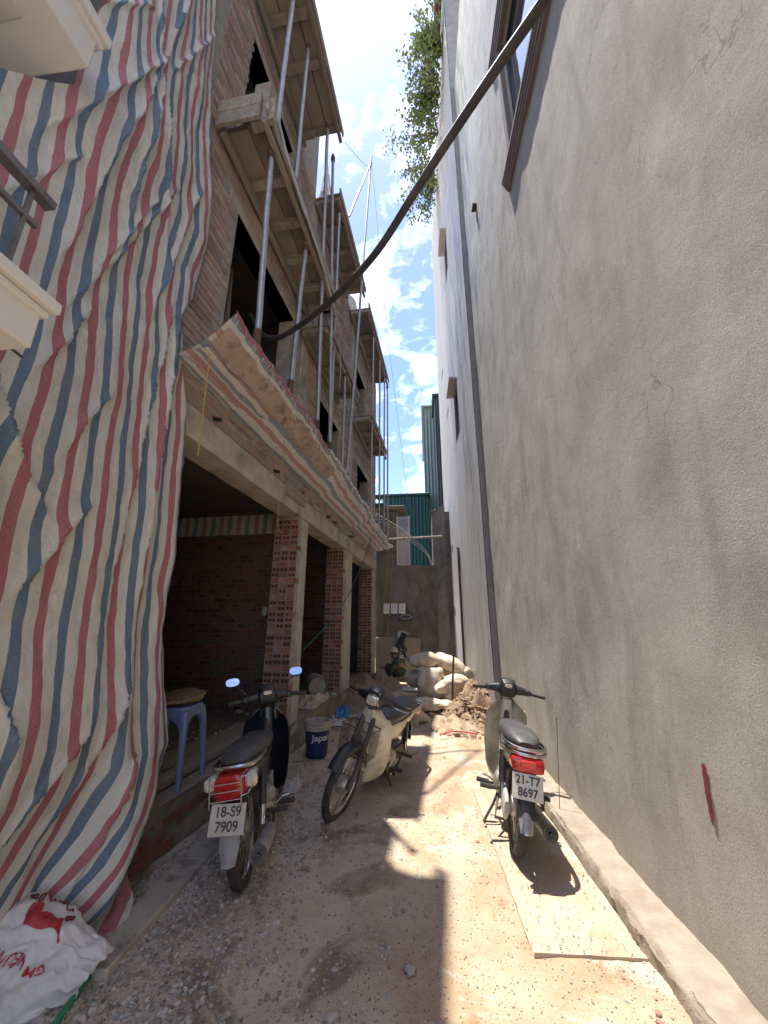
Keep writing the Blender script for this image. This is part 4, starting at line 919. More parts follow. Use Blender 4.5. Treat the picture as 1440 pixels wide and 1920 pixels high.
def shell(fn, nu, nv, th):
    """thin curved panel with thickness; fn(u,v)->Vector"""
    m = MB(); P = [[Vector(fn(i/nu, j/nv)) for j in range(nv+1)] for i in range(nu+1)]
    N = [[((P[min(i+1, nu)][j]-P[max(i-1, 0)][j]).cross(P[i][min(j+1, nv)]-P[i][max(j-1, 0)])).normalized() for j in range(nv+1)] for i in range(nu+1)]
    k = (nu+1)*(nv+1); id_ = lambda i, j, s_: s_*k+i*(nv+1)+j
    vs = [P[i][j] for i in range(nu+1) for j in range(nv+1)]+[P[i][j]-N[i][j]*th for i in range(nu+1) for j in range(nv+1)]
    F = []
    for i in range(nu):
        for j in range(nv):
            F.append((id_(i, j, 0), id_(i+1, j, 0), id_(i+1, j+1, 0), id_(i, j+1, 0))); F.append((id_(i, j+1, 1), id_(i+1, j+1, 1), id_(i+1, j, 1), id_(i, j, 1)))
    for i in range(nu):
        for j in (0, nv): F.append((id_(i, j, 0), id_(i, j, 1), id_(i+1, j, 1), id_(i+1, j, 0)))
    for j in range(nv):
        for i in (0, nu): F.append((id_(i, j, 0), id_(i, j+1, 0), id_(i, j+1, 1), id_(i, j, 1)))
    return m.add(vs, F)
def lerpt(tab, x):
    if x <= tab[0][0]: return tab[0][1:]
    for a, b in zip(tab, tab[1:]):
        if x <= b[0]:
            f = (x-a[0])/(b[0]-a[0]); return tuple(p+(q-p)*f for p, q in zip(a[1:], b[1:]))
    return tab[-1][1:]
def make_bike(name, label, x, y, head, lean, sc, st):
    t = thing(name, label, 'motorbike', (x, y, gz(x, y)+st.get('dz', 0)), rot=(0, lean, -head)); t.scale = (sc, sc, sc)
    body, shield = st['body'], st['shield']
    # wheels
    wheel(t, 0, .074); wheel(t, 1.2, .062)
    # frame, swing arm, fork
    fr_ = MB()
    for s_ in (-1, 1):
        fr_.bar((s_*.075, 0, .285), (s_*.07, .42, .33), .022, .04)
    fr_.tube([(0, .34, .62), (0, .62, .50), (0, .80, .55), (0, .93, .82)], .032, 8); fr_.tube([(0, .45, .3), (0, .45, .6)], .03, 8)
    fr_.build('frame', M_frame, t, True)
    for s_ in (-1, 1):
        sa = MB().tube([(s_*.115, .02, .30), (s_*.112, .075, .44)], .017, 10).build('shock_absorber', M_chrome, t, True)
        MB().tube([(s_*.112, .06, .40), (s_*.108, .125, .60)], .028, 12).build('cover', st.get('shock', M_black), sa, True)
        fk = MB().tube([(s_*.075, 1.2, .285), (s_*.07, 1.13, .45), (s_*.06, 1.02, .66), (s_*.05, .95, .84)], [.02, .021, .024, .024], 10).build('fork_leg', M_alu if not st.get('darkfork') else M_frame, t, True)
        MB().bar((s_*.07, 1.215, .26), (s_*.073, 1.10, .52), .03, .055, c=.008).build('fork_cover', M_frame, fk)
    # front fender
    MB().revolve([(-.055, .295), (-.055, .32), (-.03, .338), (0, .343), (.03, .338), (.055, .32), (.055, .295)], 1.2, .285, 24, R(35), R(170)).build('front_fender', st.get('fender', M_black), t, True)
    # rear fender and flap
    MB().revolve([(-.06, .30), (-.06, .33), (-.035, .345), (.035, .345), (.06, .33), (.06, .30)], 0, .285, 24, R(60), R(st.get('fend', 178))).build('rear_fender', st.get('rfender', M_black), t, True)
    fl = st.get('flap')
    if fl == 'long':
        pass
        m = shell(lambda u, v: ((v-.5)*.115*(1-.35*max(0, u-.6)/.4), -.30-.06*u-.018*math.sin(v*3.14), .47-.20*u), 8, 8, .004)
        m.build('mudflap', M_flap, t, True)
    else:
        m = shell(lambda u, v: ((v-.5)*.11*(1-.3*u), -.30-.07*u-.02*math.sin(v*3.14), .40-.13*u), 6, 8, .004); m.build('mudflap', M_alu, t, True)
    # engine
    en = MB().loft([(.30, 0, .30, .09, .06), (.34, 0, .30, .115, .10), (.46, 0, .30, .12, .105), (.56, 0, .31, .10, .08), (.60, 0, .32, .06, .05)], 18, 3).build('engine', st.get('engine', M_alu), t, True)
    for i in range(6): MB().box(-.07, .07, .60+.025*i, .612+.025*i, .27, .40, .003).build('cooling_fin', M_alu, en)
    MB().revolve([(-.135, 0), (-.135, .055), (-.115, .08), (-.10, .085)], .38, .30, 20).build('crankcase_cover', M_alu, en, True)
    MB().revolve([(.135, 0), (.135, .06), (.115, .085), (.10, .09)], .42, .30, 20).build('clutch_cover', M_alu, en, True)
    # chain case on the left
    MB().loft([(-.09, -.088, .285, .018, .045), (-.05, -.09, .285, .022, .085), (.05, -.09, .29, .022, .088), (.2, -.088, .30, .018, .062), (.36, -.085, .30, .016, .055), (.42, -.085, .30, .012, .03)], 16, 2.6).build('chain_case', st.get('chain', M_frame), t, True)
    # exhaust on the right
    ex = MB().tube(curve_pts([(.04, .66, .28), (.09, .60, .17), (.12, .40, .15), (.13, .22, .20)], 6), .016, 10).build('exhaust', M_chrome, t, True)
    MB().tube([(.13, .24, .195), (.135, .18, .21), (.142, .12, .222), (.155, -.28, .275), (.157, -.31, .279)], [.02, .036, .046, .05, .045], 20).build('muffler', st.get('muff', M_alu), ex, True)
    MB().tube([(.157, -.30, .278), (.158, -.318, .281)], .048, 20).build('muffler_ring', M_frame, ex, True); MB().tube([(.157, -.315, .28), (.1575, -.3195, .2805)], .036, 20).build('muffler_end', M_black, ex, True); MB().tube([(.157, -.31, .28), (.159, -.335, .283)], .014, 12).build('tail_pipe', M_black, ex, True)
    # pegs, pedals, stands
    pg = MB().bar((-.24, .46, .25), (.24, .46, .25), .018, .018).build('footpeg_bar', M_frame, t)
    for s_ in (-1, 1):
        MB().tube([(s_*.17, .46, .255), (s_*.27, .45, .26)], .019, 8).build('footpeg', M_rubber, pg, True); MB().tube([(s_*.11, .20, .31), (s_*.19, .18, .31), (s_*.26, .175, .315)], [.012, .018, .018], 8).build('rear_footpeg', M_rubber, t, True)
    MB().tube([(-.13, .42, .28), (-.15, .58, .25), (-.21, .60, .26)], .009, 6).build('gear_pedal', M_chrome, t, True); MB().tube([(.13, .42, .26), (.15, .60, .24), (.21, .61, .25)], .009, 6).build('brake_pedal', M_chrome, t, True)
    MB().tube([(-.08, .44, .24), (-.13, .40, .12), (-.19, .37, .012), (-.20, .34, .008)], .011, 6).build('side_stand', M_frame, t, True)
    MB().tube([(-.10, .34, .22), (-.13, .22, .10), (.13, .22, .10), (.10, .34, .22)], .012, 6).build('centre_stand', M_frame, t, True)
    MB().tube(curve_pts([(.12, .36, .30), (.17, .30, .36), (.19, .24, .42), (.23, .22, .42)], 5), .01, 6).build('kick_start', M_chrome, t, True)
    # side covers and tail
    MB().loft([(.60, 0, .57, .05, .07), (.52, 0, .57, .085, .10), (.36, 0, .575, .115, .115), (.15, 0, .605, .115, .085), (-.05, 0, .64, .105, .055), (-.20, 0, .655, .085, .04), (-.28, 0, .665, .06, .03)], 20, 3.2).build('side_cover', body, t, True)
    # seat
    seat = MB().loft([(.64, 0, .665, .045, .02), (.61, 0, .69, .085, .045), (.50, 0, .705, .115, .058), (.32, 0, .715, .13, .060), (.12, 0, .735, .13, .062), (-.08, 0, .752, .118, .055), (-.19, 0, .752, .095, .042), (-.235, 0, .745, .05, .02)], 24, 2.7).build('seat', M_seat, t, True)
    MB().loft([(.60, 0, .655, .09, .008), (.3, 0, .664, .134, .009), (.1, 0, .680, .134, .009), (-.1, 0, .702, .12, .009), (-.21, 0, .712, .085, .008)], 20, 3).build('seat_trim', M_chrome if st['tail'] == 'R' else M_black, seat, True)
    # tail light and plate
    if st['tail'] == 'R':
        for k_, zz in enumerate((.735, .705)):
            MB().tube(curve_pts([(-.125, .10, zz-.02), (-.14, -.10, zz), (-.125, -.25, zz+.01), (-.06, -.31-.01*k_, zz+.005), (.06, -.31-.01*k_, zz+.005), (.125, -.25, zz+.01), (.14, -.10, zz), (.125, .10, zz-.02)], 6), .012, 8).build('grab_rail', M_chrome, t, True)
        tl = MB().loft([(-.345, 0, .648, .075, .030, 5), (-.335, 0, .651, .105, .044, 5), (-.27, 0, .653, .115, .048, 5), (-.20, 0, .655, .10, .04, 5)], 20, 5).build('tail_light', M_redlens, t, True)
        MB().loft([(-.353, 0, .661, .045, .018, 5), (-.346, 0, .661, .052, .022, 5)], 16, 5).build('lens_window', pm('bright_red_lens', (.7, .03, .03), None, 9, .1, bs=0, coat=.5), tl, True)
        py, pz, tlt = -.345, .528, R(14)
    else:
        gr_ = MB().tube(curve_pts([(-.12, .15, .70), (-.135, -.05, .725), (-.12, -.22, .735), (-.06, -.275, .74), (.06, -.275, .74), (.12, -.22, .735), (.135, -.05, .725), (.12, .15, .70)], 6), .014, 8).build('grab_rail', M_chrome, t, True)
        tl = MB().loft([(-.335, -.005, .645, .070, .055, 4), (-.325, -.005, .647, .085, .064, 4), (-.22, 0, .655, .10, .062, 4)], 20, 4).build('tail_light', M_redlens, t, True)
        for s_ in (-1, 1): MB().loft([(-.315, s_*.118, .665, .022, .026, 3), (-.30, s_*.118, .665, .038, .038, 3), (-.20, s_*.11, .67, .03, .036, 3)], 16, 3).build('indicator', M_clear, t, True)
        gd = MB()
        for xx in (-.105, .075): gd.tube([(xx, -.33, .72), (xx, -.365, .71), (xx, -.365, .56), (xx, -.33, .55)], .004, 6)
        for zz in (.68, .64, .595): gd.tube([(-.105, -.366, zz), (.075, -.366, zz)], .0035, 6)
        gd.tube([(.075, -.366, .71), (.13, -.36, .71), (.145, -.35, .66), (.11, -.355, .615), (.075, -.366, .61)], .003, 6)
        gd.build('lamp_guard', M_chrome, t, True); py, pz, tlt = -.372, .505, R(18)
    pl = MB().box(-.098, .098, -.004, .002, -.074, .074, .0015).build('number_plate', st['pmat'], t)
    pl.location = (0, py, pz); pl.rotation_euler = (-tlt, st.get('ptilt', 0), 0)
    if st.get('hideplate'): pass
    for txt, zz in zip(st['plate'], (.034, -.034)):
        if not txt: continue
        o = link('plate_number', text_mesh(txt, .068, .0008), pl, (0, -.006, zz), (R(90), 0, 0), (.95, 1, 1)); o.data.materials.clear(); o.data.materials.append(M_ink)
    # leg shield: wide moulded apron either side of the steering column
    tab = [(.20, .10, .80), (.26, .15, .81), (.34, .185, .82), (.5, .205, .86), (.66, .205, .905), (.76, .185, .93), (.83, .13, .945), (.88, .07, .95)]
    for s_ in (-1, 1):
        def ap(u, v, s_=s_):
            z = .20+.68*v; hw, yc = lerpt(tab, z); xx = .035+(hw-.035)*u if u > 0 else .03
            return (s_*xx, yc+.05*math.cos(u*1.5)-.11*u**2.2*(1 if z < .8 else .7), z-.02*u*(v > .9))
        m = shell(ap, 10, 22, .006 if s_ < 0 else -.006); m.build('leg_shield', shield, t, True)
    MB().loft([(.30, 0, .84, .05, .05), (.45, 0, .87, .055, .06), (.60, 0, .90, .06, .06), (.75, 0, .925, .058, .055), (.86, 0, .93, .05, .05)], 16, 3, axis='z').build('steering_cover', shield if st['tail'] != 'L' else body, t, True)
    MB().loft([(.86, 0, .46, .045, .06), (.78, 0, .47, .055, .09), (.68, 0, .48, .06, .10), (.58, 0, .53, .06, .09)], 16, 3).build('centre_cover', shield if st.get('cream_centre') else body, t, True)
    # handlebar
    hb = MB().loft([(-.21, .875, .945, .026, .024), (-.15, .895, .952, .038, .036), (-.085, .905, .955, .05, .046), (-.062, .91, .955, .078, .075), (0, .915, .955, .085, .08), (.062, .91, .955, .078, .075), (.085, .905, .955, .05, .046), (.15, .895, .952, .038, .036), (.21, .875, .945, .026, .024)], 18, 2.8, axis='x').build('handlebar_cover', st.get('bar', M_black), t, True)
    MB().loft([(.82, 0, .985, .05, .028, 4), (.855, 0, 1.01, .068, .036, 4), (.93, 0, 1.02, .064, .032, 4), (.985, 0, 1.0, .048, .03, 4)], 16, 4).build('instrument', st.get('instr', M_black), hb, True)
    MB().loft([(.822, 0, .99, .038, .018, 4), (.816, 0, .988, .032, .013, 4)], 14, 4).build('dial', M_clear, hb, True)
    MB().loft([(.96, 0, .95, .07, .055, 4), (.995, 0, .945, .068, .053, 4), (1.0, 0, .945, .055, .042, 4)], 20, 4).build('headlight', M_chrome, hb, True); MB().loft([(.998, 0, .945, .056, .043, 4), (1.012, 0, .943, .045, .034, 4)], 20, 4).build('headlight_lens', M_clear, hb, True)
    for s_ in (-1, 1):
        MB().tube([(s_*.18, .885, .948), (s_*.22, .865, .945), (s_*.335, .81, .94)], [.013, .017, .017], 10).build('grip', M_rubber, hb, True)
        MB().box(s_*.165, s_*.215, .84, .905, .925, .975, .008).build('switch_block', M_black, hb)
        if s_ > 0 or st.get('levers'):
            MB().tube(curve_pts([(s_*.19, .92, .945), (s_*.24, .925, .935), (s_*.32, .885, .925), (s_*.345, .87, .925)], 4), .006, 6).build('lever', M_chrome, hb, True)
        if st.get('mirrors'):
            hl = st['mirrors'][0 if s_ < 0 else 1]
            mr = MB().tube(curve_pts([(s_*.17, .89, .965), (s_*(hl[0]*.75), .91, hl[1]-.08), (s_*hl[0], .90, hl[1]-.035)], 5), .0055, 6).build('mirror', M_black, hb, True)
            q = MB().loft([(.045, 0, 0, .022, .015), (.035, 0, 0, .056, .037), (.004, 0, 0, .063, .043), (.001, 0, 0, .061, .041)], 20, 2.6).build('mirror_shell', M_black, mr, True)
            g_ = MB().loft([(0, 0, 0, .058, .038), (-.0015, 0, 0, .057, .0375)], 20, 2.6).build('mirror_glass', M_mirror, mr)
            for e in (q, g_): e.location = (s_*hl[0], .8805, hl[1]); e.rotation_euler = (R(hl[2]), 0, R(hl[3]))
    if st.get('steer'):
        a = st['steer']; p_ = Vector((0, .92, .96)); hb.rotation_euler = (0, 0, a); hb.location = p_-Matrix.Rotation(a, 3, 'Z') @ p_
    if st.get('basket'):
        m = MB(); bx = lambda a, b, r_=.003: m.tube([a, b], r_, 5)
        x0, x1, y0, y1, z0, z1 = -.15, .15, .98, 1.16, .50, .74
        for i in range(17):
            f = i/16; xx = x0+(x1-x0)*f; bx((xx, y1, z0), (xx, y1+.03, z1), .0016); bx((xx, y0, z0), (xx, y1, z0), .0016)
        for i in range(13):
            zz = z0+(z1-z0)*i/12; bx((x0, y1+.03*i/12, zz), (x1, y1+.03*i/12, zz), .0016); bx((x0, y0, zz), (x0, y1+.03*i/12, zz), .0016); bx((x1, y0, zz), (x1, y1+.03*i/12, zz), .0016)
        for i in range(9):
            yy = y0+(y1-y0)*i/8; bx((x0, yy, z0), (x1, yy, z0), .0016); bx((x0, yy, z0), (x0, yy, z1), .0016); bx((x1, yy, z0), (x1, yy, z1), .0016)
        m.build('basket', M_frame, t)
        m = MB(); m.tube([(x0, y0, z1), (x1, y0, z1), (x1, y1+.03, z1), (x0, y1+.03, z1), (x0, y0, z1)], .006, 6); m.tube([(x0, y1, z0), (x1, y1, z0)], .005, 6); m.tube([(0, y1+.031, z1), (0, y1+.004, z0)], .004, 6); m.build('basket_rim', M_frame, t, True)
    if st.get('extra'): st['extra'](t)
    return t
make_bike('motorbike', 'black motorbike with chrome tail rack, mirrors and muddy number plate beside the plinth', -1.14, 2.74, R(-12), R(-6), .95,
    dict(body=M_navy, shield=M_navy, tail='L', flap='long', plate=('18-S9', '7909'), pmat=M_plate2, levers=True, ptilt=R(5), mirrors=((.30, 1.11, -34, 6), (.26, 1.135, -30, -6)), steer=R(12), bar=M_black, fend=165, instr=M_black, dz=-.005))
make_bike('motorbike', 'cream shielded motorbike with a white plate parked on the sheet along the grey wall', .556, 3.23, R(4), R(8), .95,
    dict(body=M_cream, shield=M_cream, tail='R', flap='short', plate=('21-T7', '8697'), pmat=M_plate, levers=True, chain=pm('pale_chain_case', (.55, .53, .48), (.42, .4, .36), 9, .5, bs=.1), cream_centre=True, fend=172, dz=.012))
make_bike('motorbike', 'cream motorbike with a front wire basket facing out, leaning on its stand', -.442, 4.727, R(198), R(-15), .95,
    dict(body=M_cream, shield=M_cream, tail='R', flap='short', plate=('', ''), pmat=M_plate2, levers=True, basket=True, cream_centre=True, darkfork=True, dz=-.01))

# ------------------------------------------------------------ boards, planks, rod
t = thing('plywood_sheet', 'dusty tan sheet of board lying on the sunlit ground under the cream motorbike', 'board', (.68, 3.36, .001), R(2.2))
m = MB(); m.grid(lambda u, v: ((v-.5)*.52, (u-.5)*1.92, .010+gz(.68+(v-.5)*.52, 3.36+(u-.5)*1.92)*.9+.002*fbm(u*6, v*3)), 60, 16)
m.grid(lambda u, v: ((u-.5)*.52, -.96-.001*v, -.02+(.03+gz(.68, 2.4)*.9)*v), 12, 2); m.grid(lambda u, v: (-.26, .96-1.92*u, -.02+(.03+gz(.42, 4.32-1.92*u)*.9)*v), 40, 2)
bm_, tt, bb = nodemat('dusty_board'); vv = coords(tt)
cc = mixc(tt, ramp(tt, noise_n(tt, vv, 5, 8, .65), [(.4, 0), (.62, 1)]), (.43, .345, .255), (.47, .40, .31)); cc = mixc(tt, ramp(tt, noise_n(tt, vv, 2.2, 9, .7, .6), [(.48, 0), (.6, .85)]), cc, (.43, .29, .185))
cc = mixc(tt, ramp(tt, noise_n(tt, vv, 70, 3, .7), [(.6, 0), (.7, .6)]), cc, (.2, .15, .11)); tt.links.new(cc, bb.inputs['Base Color']); bb.inputs['Roughness'].default_value = .93; bump(tt, bb, noise_n(tt, vv, 60, 5, .7), .5, .006)
m.build('panel', bm_, t, 'all')
t = thing('concrete_plank', 'long grey plank lying on gravel along the brick plinth', 'plank', (-1.51, 2.02, gz(-1.5, 2.3)), R(2.0))
for i, (a, b) in enumerate(((0, .82), (.825, 1.6))): MB().box(-.085, .085, a, b, -.02, .035, .004).build('plank', pm('cement_board', (.50, .43, .34), (.40, .34, .265), 6, .9, bs=.5, bscale=50, bd=.005, c3=(.20, .17, .14), s3=8), t)
tag(MB().tube([(0, 0, 0), (.05, -.02, .66)], .0026, 6).build('thin_rod', M_rust, None, True, (1.0, 3.7, .1)), 'thin steel rod leaning against the grey wall beside the cream motorbike', 'rod')
line('green_hose', 'short length of bright green hose poking out from under the plank', 'hose', [(-1.50, 2.12, .03), (-1.50, 2.0, .028), (-1.47, 1.85, .03), (-1.42, 1.6, .028)], .013, M_green, 6, 10)

# ------------------------------------------------------------ bucket
bx_, by_ = -1.33, 5.0
t = thing('paint_bucket', 'navy blue paint bucket with a limey white rim standing by the first pier', 'bucket', (bx_, by_, gz(bx_, by_)), R(0))
MB().lathe([(.001, 0), (.115, 0), (.12, .01), (.145, .29), (.143, .29)], 32).build('tub', M_bucket, t, True)
MB().lathe([(.143, .285), (.158, .288), (.16, .33), (.155, .335), (.157, .375), (.15, .38), (.14, .375), (.135, .32), (.001, .315)], 32).build('rim', M_limerim, t, True)
MB().tube(curve_pts([(-.15, 0, .27), (-.185, -.01, .22), (-.19, -.02, .15), (-.16, -.02, .13)], 5), .007, 6).build('handle', M_limerim, t, True)
def wrap_text(txt, size, z0, rad, slope, a0, parent, mat, name):
    me = text_mesh(txt, size, .0005)
    for v in me.vertices:
        x, y, z = v.co; r = rad+slope*(z0+y)+.0015+z; a = a0+x/rad; v.co = (r*math.sin(a), -r*math.cos(a), z0+y)
    me.materials.clear(); me.materials.append(mat); return link(name, me, parent)
wrap_text('Japan', .095, .215, .1185, .09, R(38), t, M_letter, 'lettering')

# ------------------------------------------------------------ stool with rattan trays
st_ = thing('plastic_stool', 'blue plastic stool on the floor edge beside the hanging tarpaulin', 'stool', Lw(-.20, -1.98, .365), AL+R(8))
MB().loft([(.50, 0, 0, .15, .15, 6), (.515, 0, 0, .155, .155, 6), (.53, 0, 0, .15, .15, 6), (.533, 0, 0, .13, .13, 6)], 28, 6, axis='z').build('seat', M_bluepl, st_, True)
for sx in (-1, 1):
    for sy in (-1, 1):
        m = MB(); m.loft([(0, sx*.18, sy*.18, .017, .017, 5), (.25, sx*.162, sy*.162, .019, .019, 5), (.40, sx*.148, sy*.148, .024, .024, 5), (.505, sx*.118, sy*.118, .04, .04, 5)], 14, 5, axis='z'); m.build('leg', M_bluepl, st_, True)
for a in range(4):
    m = shell(lambda u, v: ((v-.5)*.25, -.157, .51-(.05+.09*abs(2*v-1)**3)*u), 3, 14, .004); o = m.build('apron', M_bluepl, st_, True); o.rotation_euler = (0, 0, a*math.pi/2)
for i, (dz, r_, lab) in enumerate(((.0, .165, 'round woven rattan tray resting on the blue stool under another tray'), (.045, .175, 'tilted woven rattan tray lying on top of another tray'))):
    t = thing('rattan_tray', lab, 'tray', Lw(-.21, -1.95, .90+dz), AL, rot=(R(0 if i == 0 else 6), R(-2 if i == 0 else -5), 0))
    MB().lathe([(.001, .006), (r_*.5, .002), (r_*.9, .016), (r_, .034), (r_+.008, .04), (r_+.010, .028), (r_*.93, .006), (r_*.5, -.006), (.001, -.004)] if i == 0 else [(.001, .055), (r_*.4, .05), (r_*.8, .03), (r_, .004), (r_+.009, .0), (r_+.009, -.010), (r_*.96, -.008), (r_*.5, .038), (.001, .046)], 36).build('weave', M_rattan, t, True)
    m = MB()
    for k_ in range(60):
        a = k_/60*6.2832; m.tube([((r_+.004)*math.cos(a), (r_+.004)*math.sin(a), .02 if i == 0 else -.012), ((r_+.012)*math.cos(a+.05), (r_+.012)*math.sin(a+.05), .030 if i == 0 else -.003), ((r_+.004)*math.cos(a+.1), (r_+.004)*math.sin(a+.1), .043 if i == 0 else .004)], .0028, 4)
    m.build('rim_binding', pm('pale_cane', (.42, .29, .14), (.34, .22, .1), 30, .7, bs=0), t)
# timber and rubble inside the bays
for i, (x, y, z, L, a, lab) in enumerate([(-.14, -2.6, .40, 2.3, 2, 'long square timber lying along the floor edge under the stool'), (-.55, -2.4, .41, 2.1, -8, 'grey board lying flat on the floor deep inside the first bay'), (-.36, -2.0, .385, 1.7, 6, 'narrow batten lying between timber and board in the first bay')]):
    t = tag(MB().box(-.045 if i != 1 else -.15, .045 if i != 1 else .15, 0, L, -.02, .045 if i == 0 else .01, .005).build('floor_timber', M_wood, None, False, Lw(x, y, z)), lab, 'timber'); t.rotation_euler = (0, 0, AL+R(a))
rub = [(*(Lw(random.uniform(-.9, -.05), random.uniform(.15, 1.95), .0)[:2]), .37+random.random()*.03, random.uniform(.012, .05)) for _ in range(160)]
rub += [(*(Lw(random.uniform(-.9, -.05), random.uniform(-2.6, -.3), .0)[:2]), .368, random.uniform(.006, .022)) for _ in range(120)]
tag(stuff_stones(rub, 'rubble', M_concrete), 'broken rubble and crumbs on the bay floors', 'rubble', kind='stuff')
t = thing('metal_drum', 'dented grey metal drum lying on its side on sacking in the second bay', 'drum', Lw(-.28, 1.55, .56), AL+R(20))
MB().revolve([(-.24, 0.001), (-.24, .14), (-.25, .15), (-.23, .152), (-.08, .148), (-.07, .156), (-.06, .148), (.08, .148), (.09, .156), (.10, .148), (.24, .15), (.25, .145), (.22, .13), (.22, .001)], 0, 0, 30).build('shell', pm('dull_drum', (.33, .30, .26), (.24, .215, .185), 8, .6, .3, bs=.3, bscale=30), t, True)
t.rotation_euler = (0, 0, AL+R(-62))
def cloth(name, label, cat, loc, w_, d, h, seed, mat, sharp=1.0):
    m = MB(); 
    def f(u, v):
        x, y = (u-.5)*w_, (v-.5)*d; e = max(0, 1-max(abs(u-.5), abs(v-.5))*2)
        z = h*(.25+.75*abs(fbm(u*3, v*3, seed)))*min(1, e*3)+.012*fbm(u*9, v*9, seed)*sharp
        return (x+.06*w_*fbm(u*2, v*2, seed+3), y+.06*d*fbm(u*2, v*2, seed+7), max(.004, z))
    m.grid(f, 36, 36); o = m.build(name, mat, None, 'all', loc); return tag(o, label, cat)
cloth('old_sacking', 'crumpled pale sacking under the metal drum in the second bay', 'sacking', Lw(-.3, 1.1, .37), .6, 1.0, .16, 5, M_sack)
cloth('blue_bag', 'crumpled bright blue plastic bag lying by the plinth', 'plastic bag', (-1.48, 7.05, gz(-1.48, 7.05)), .30, .34, .22, 8, M_bluebag, 2)
cloth('white_bag', 'crumpled whitish plastic bag lying next to the blue bag', 'plastic bag', (-1.50, 6.55, gz(-1.5, 6.5)), .42, .34, .10, 12, M_whitebag, 2)
cloth('white_scrap', 'small white plastic scrap on the ground beside the black motorbike', 'plastic bag', (-1.30, 4.05, gz(-1.3, 4.05)), .14, .2, .12, 15, M_whitebag, 2)

# ------------------------------------------------------------ sand heap, dirt heap
def heap(name, label, cx, cy, rx, ry, h, mat, seed, rough=.35, n=44, base=None):
    m = MB()
    def f(u, v):
        x, y = (u*2-1)*rx, (v*2-1)*ry; r = math.hypot(u*2-1, v*2-1)
        z = h*max(0, 1-r)**.8*(1+rough*fbm(x*4, y*4, seed))+rough*.10*fbm(x*9, y*9, seed+2)*max(0, 1-r**2)+rough*.05*abs(fbm(x*22, y*22, seed))*max(0, 1-r)
        return (x, y, z-.02+gz(cx+x, cy+y)-gz(cx, cy) if r < 1 else gz(cx+x, cy+y)-gz(cx, cy)-.03)
    m.grid(f, n, n); return tag(m.build(name, mat, None, 'all', (cx, cy, base if base is not None else gz(cx, cy))), label, 'heap')
heap('sand_heap', 'brown sand heap along the plinth below the second pier', -1.28, 8.15, .62, 1.0, .46, M_sand, 3)
heap('sand_heap', 'low brown sand heap in front of the third pier', -1.05, 9.3, .5, .7, .34, M_sand, 9)
heap('dirt_heap', 'clumpy dug dirt heap at the foot of the pale grey house', .80, 7.15, .62, .85, .50, M_dirt, 21, .75, 60)
heap('dirt_heap', 'low spread of loose pale dirt in front of the sack pile', .45, 6.7, .75, .65, .13, pm('pale_dirt', (.46, .35, .24), (.36, .26, .17), 12, .95, bs=.9, bscale=30, bd=.02, c3=(.2, .14, .09), s3=6), 31, .6, 50)
cl_ = []
for _ in range(900):
    a = random.random()*6.283; q = random.random()**.7; x = .62+.75*q*math.cos(a); y = 6.85+.9*q*math.sin(a)
    if x > 1.02: continue
    d2 = math.hypot((x-.8)/.62, (y-7.15)/.85); z = gz(x, y)+max(0, .50*max(0, 1-d2)**.8-.02)
    r_ = .012+.05*random.random()**3.5; cl_.append((x, y, z+r_*.3, r_))
tag(stuff_stones(cl_, 'dirt_clods', M_dirt), 'loose clods and rubble over the dirt heap', 'clods', kind='stuff')
tag(MB().tube([(0, 0, 0), (.045, .0, .6), (.09, 0, 1.12)], [.02, .018, .017], 10).build('digging_bar', M_rust, None, True, (.39, 7.5, gz(.39, 7.5)-.02)), 'dark upright digging bar stuck in the dirt by the sacks', 'bar')
line('red_tube', 'short red plastic tube lying on the loose dirt', 'tube', [(.13, 5.9, .06), (.3, 6.0, .085), (.45, 5.98, .09), (.62, 5.92, .085)], .010, M_red, 6, 8)

# ------------------------------------------------------------ filled sacks
def sack_mesh(L, W, T, seed):
    m = MB(); r_ = random.Random(seed); n, k_ = 36, 32; vs = []
    for i in range(n+1):
        u = i/n; p = (1-abs(2*u-1)**2.3)**.62; flat = 1-.55*p
        for j in range(k_):
            th = j/k_*6.2832; c0, s0 = math.cos(th), math.sin(th)
            a = (W/2)*(.80+.20*p)*math.copysign(abs(c0)**.55, c0); b = (T/2)*max(.05, p)*math.copysign(abs(s0)**.75, s0)
            q = 1+.12*fbm(u*3+seed, c0*1.5, seed+s0)+.07*abs(fbm(u*7, c0*3, seed+s0*2))-.05*abs(math.sin(u*9+seed+c0*2))*(.3+abs(2*u-1))
            vs.append(((u-.5)*L*(1+.06*fbm(c0*2, s0*2, seed)), a*q, b*q+.03*fbm(u*2, c0, seed+5)))
    F = [(i*k_+j, i*k_+(j+1) % k_, (i+1)*k_+(j+1) % k_, (i+1)*k_+j) for i in range(n) for j in range(k_)]+[tuple(range(k_))[::-1], tuple(n*k_+j for j in range(k_))]
    m.add(vs, F); return m.mesh('sack', M_sack, 'all')
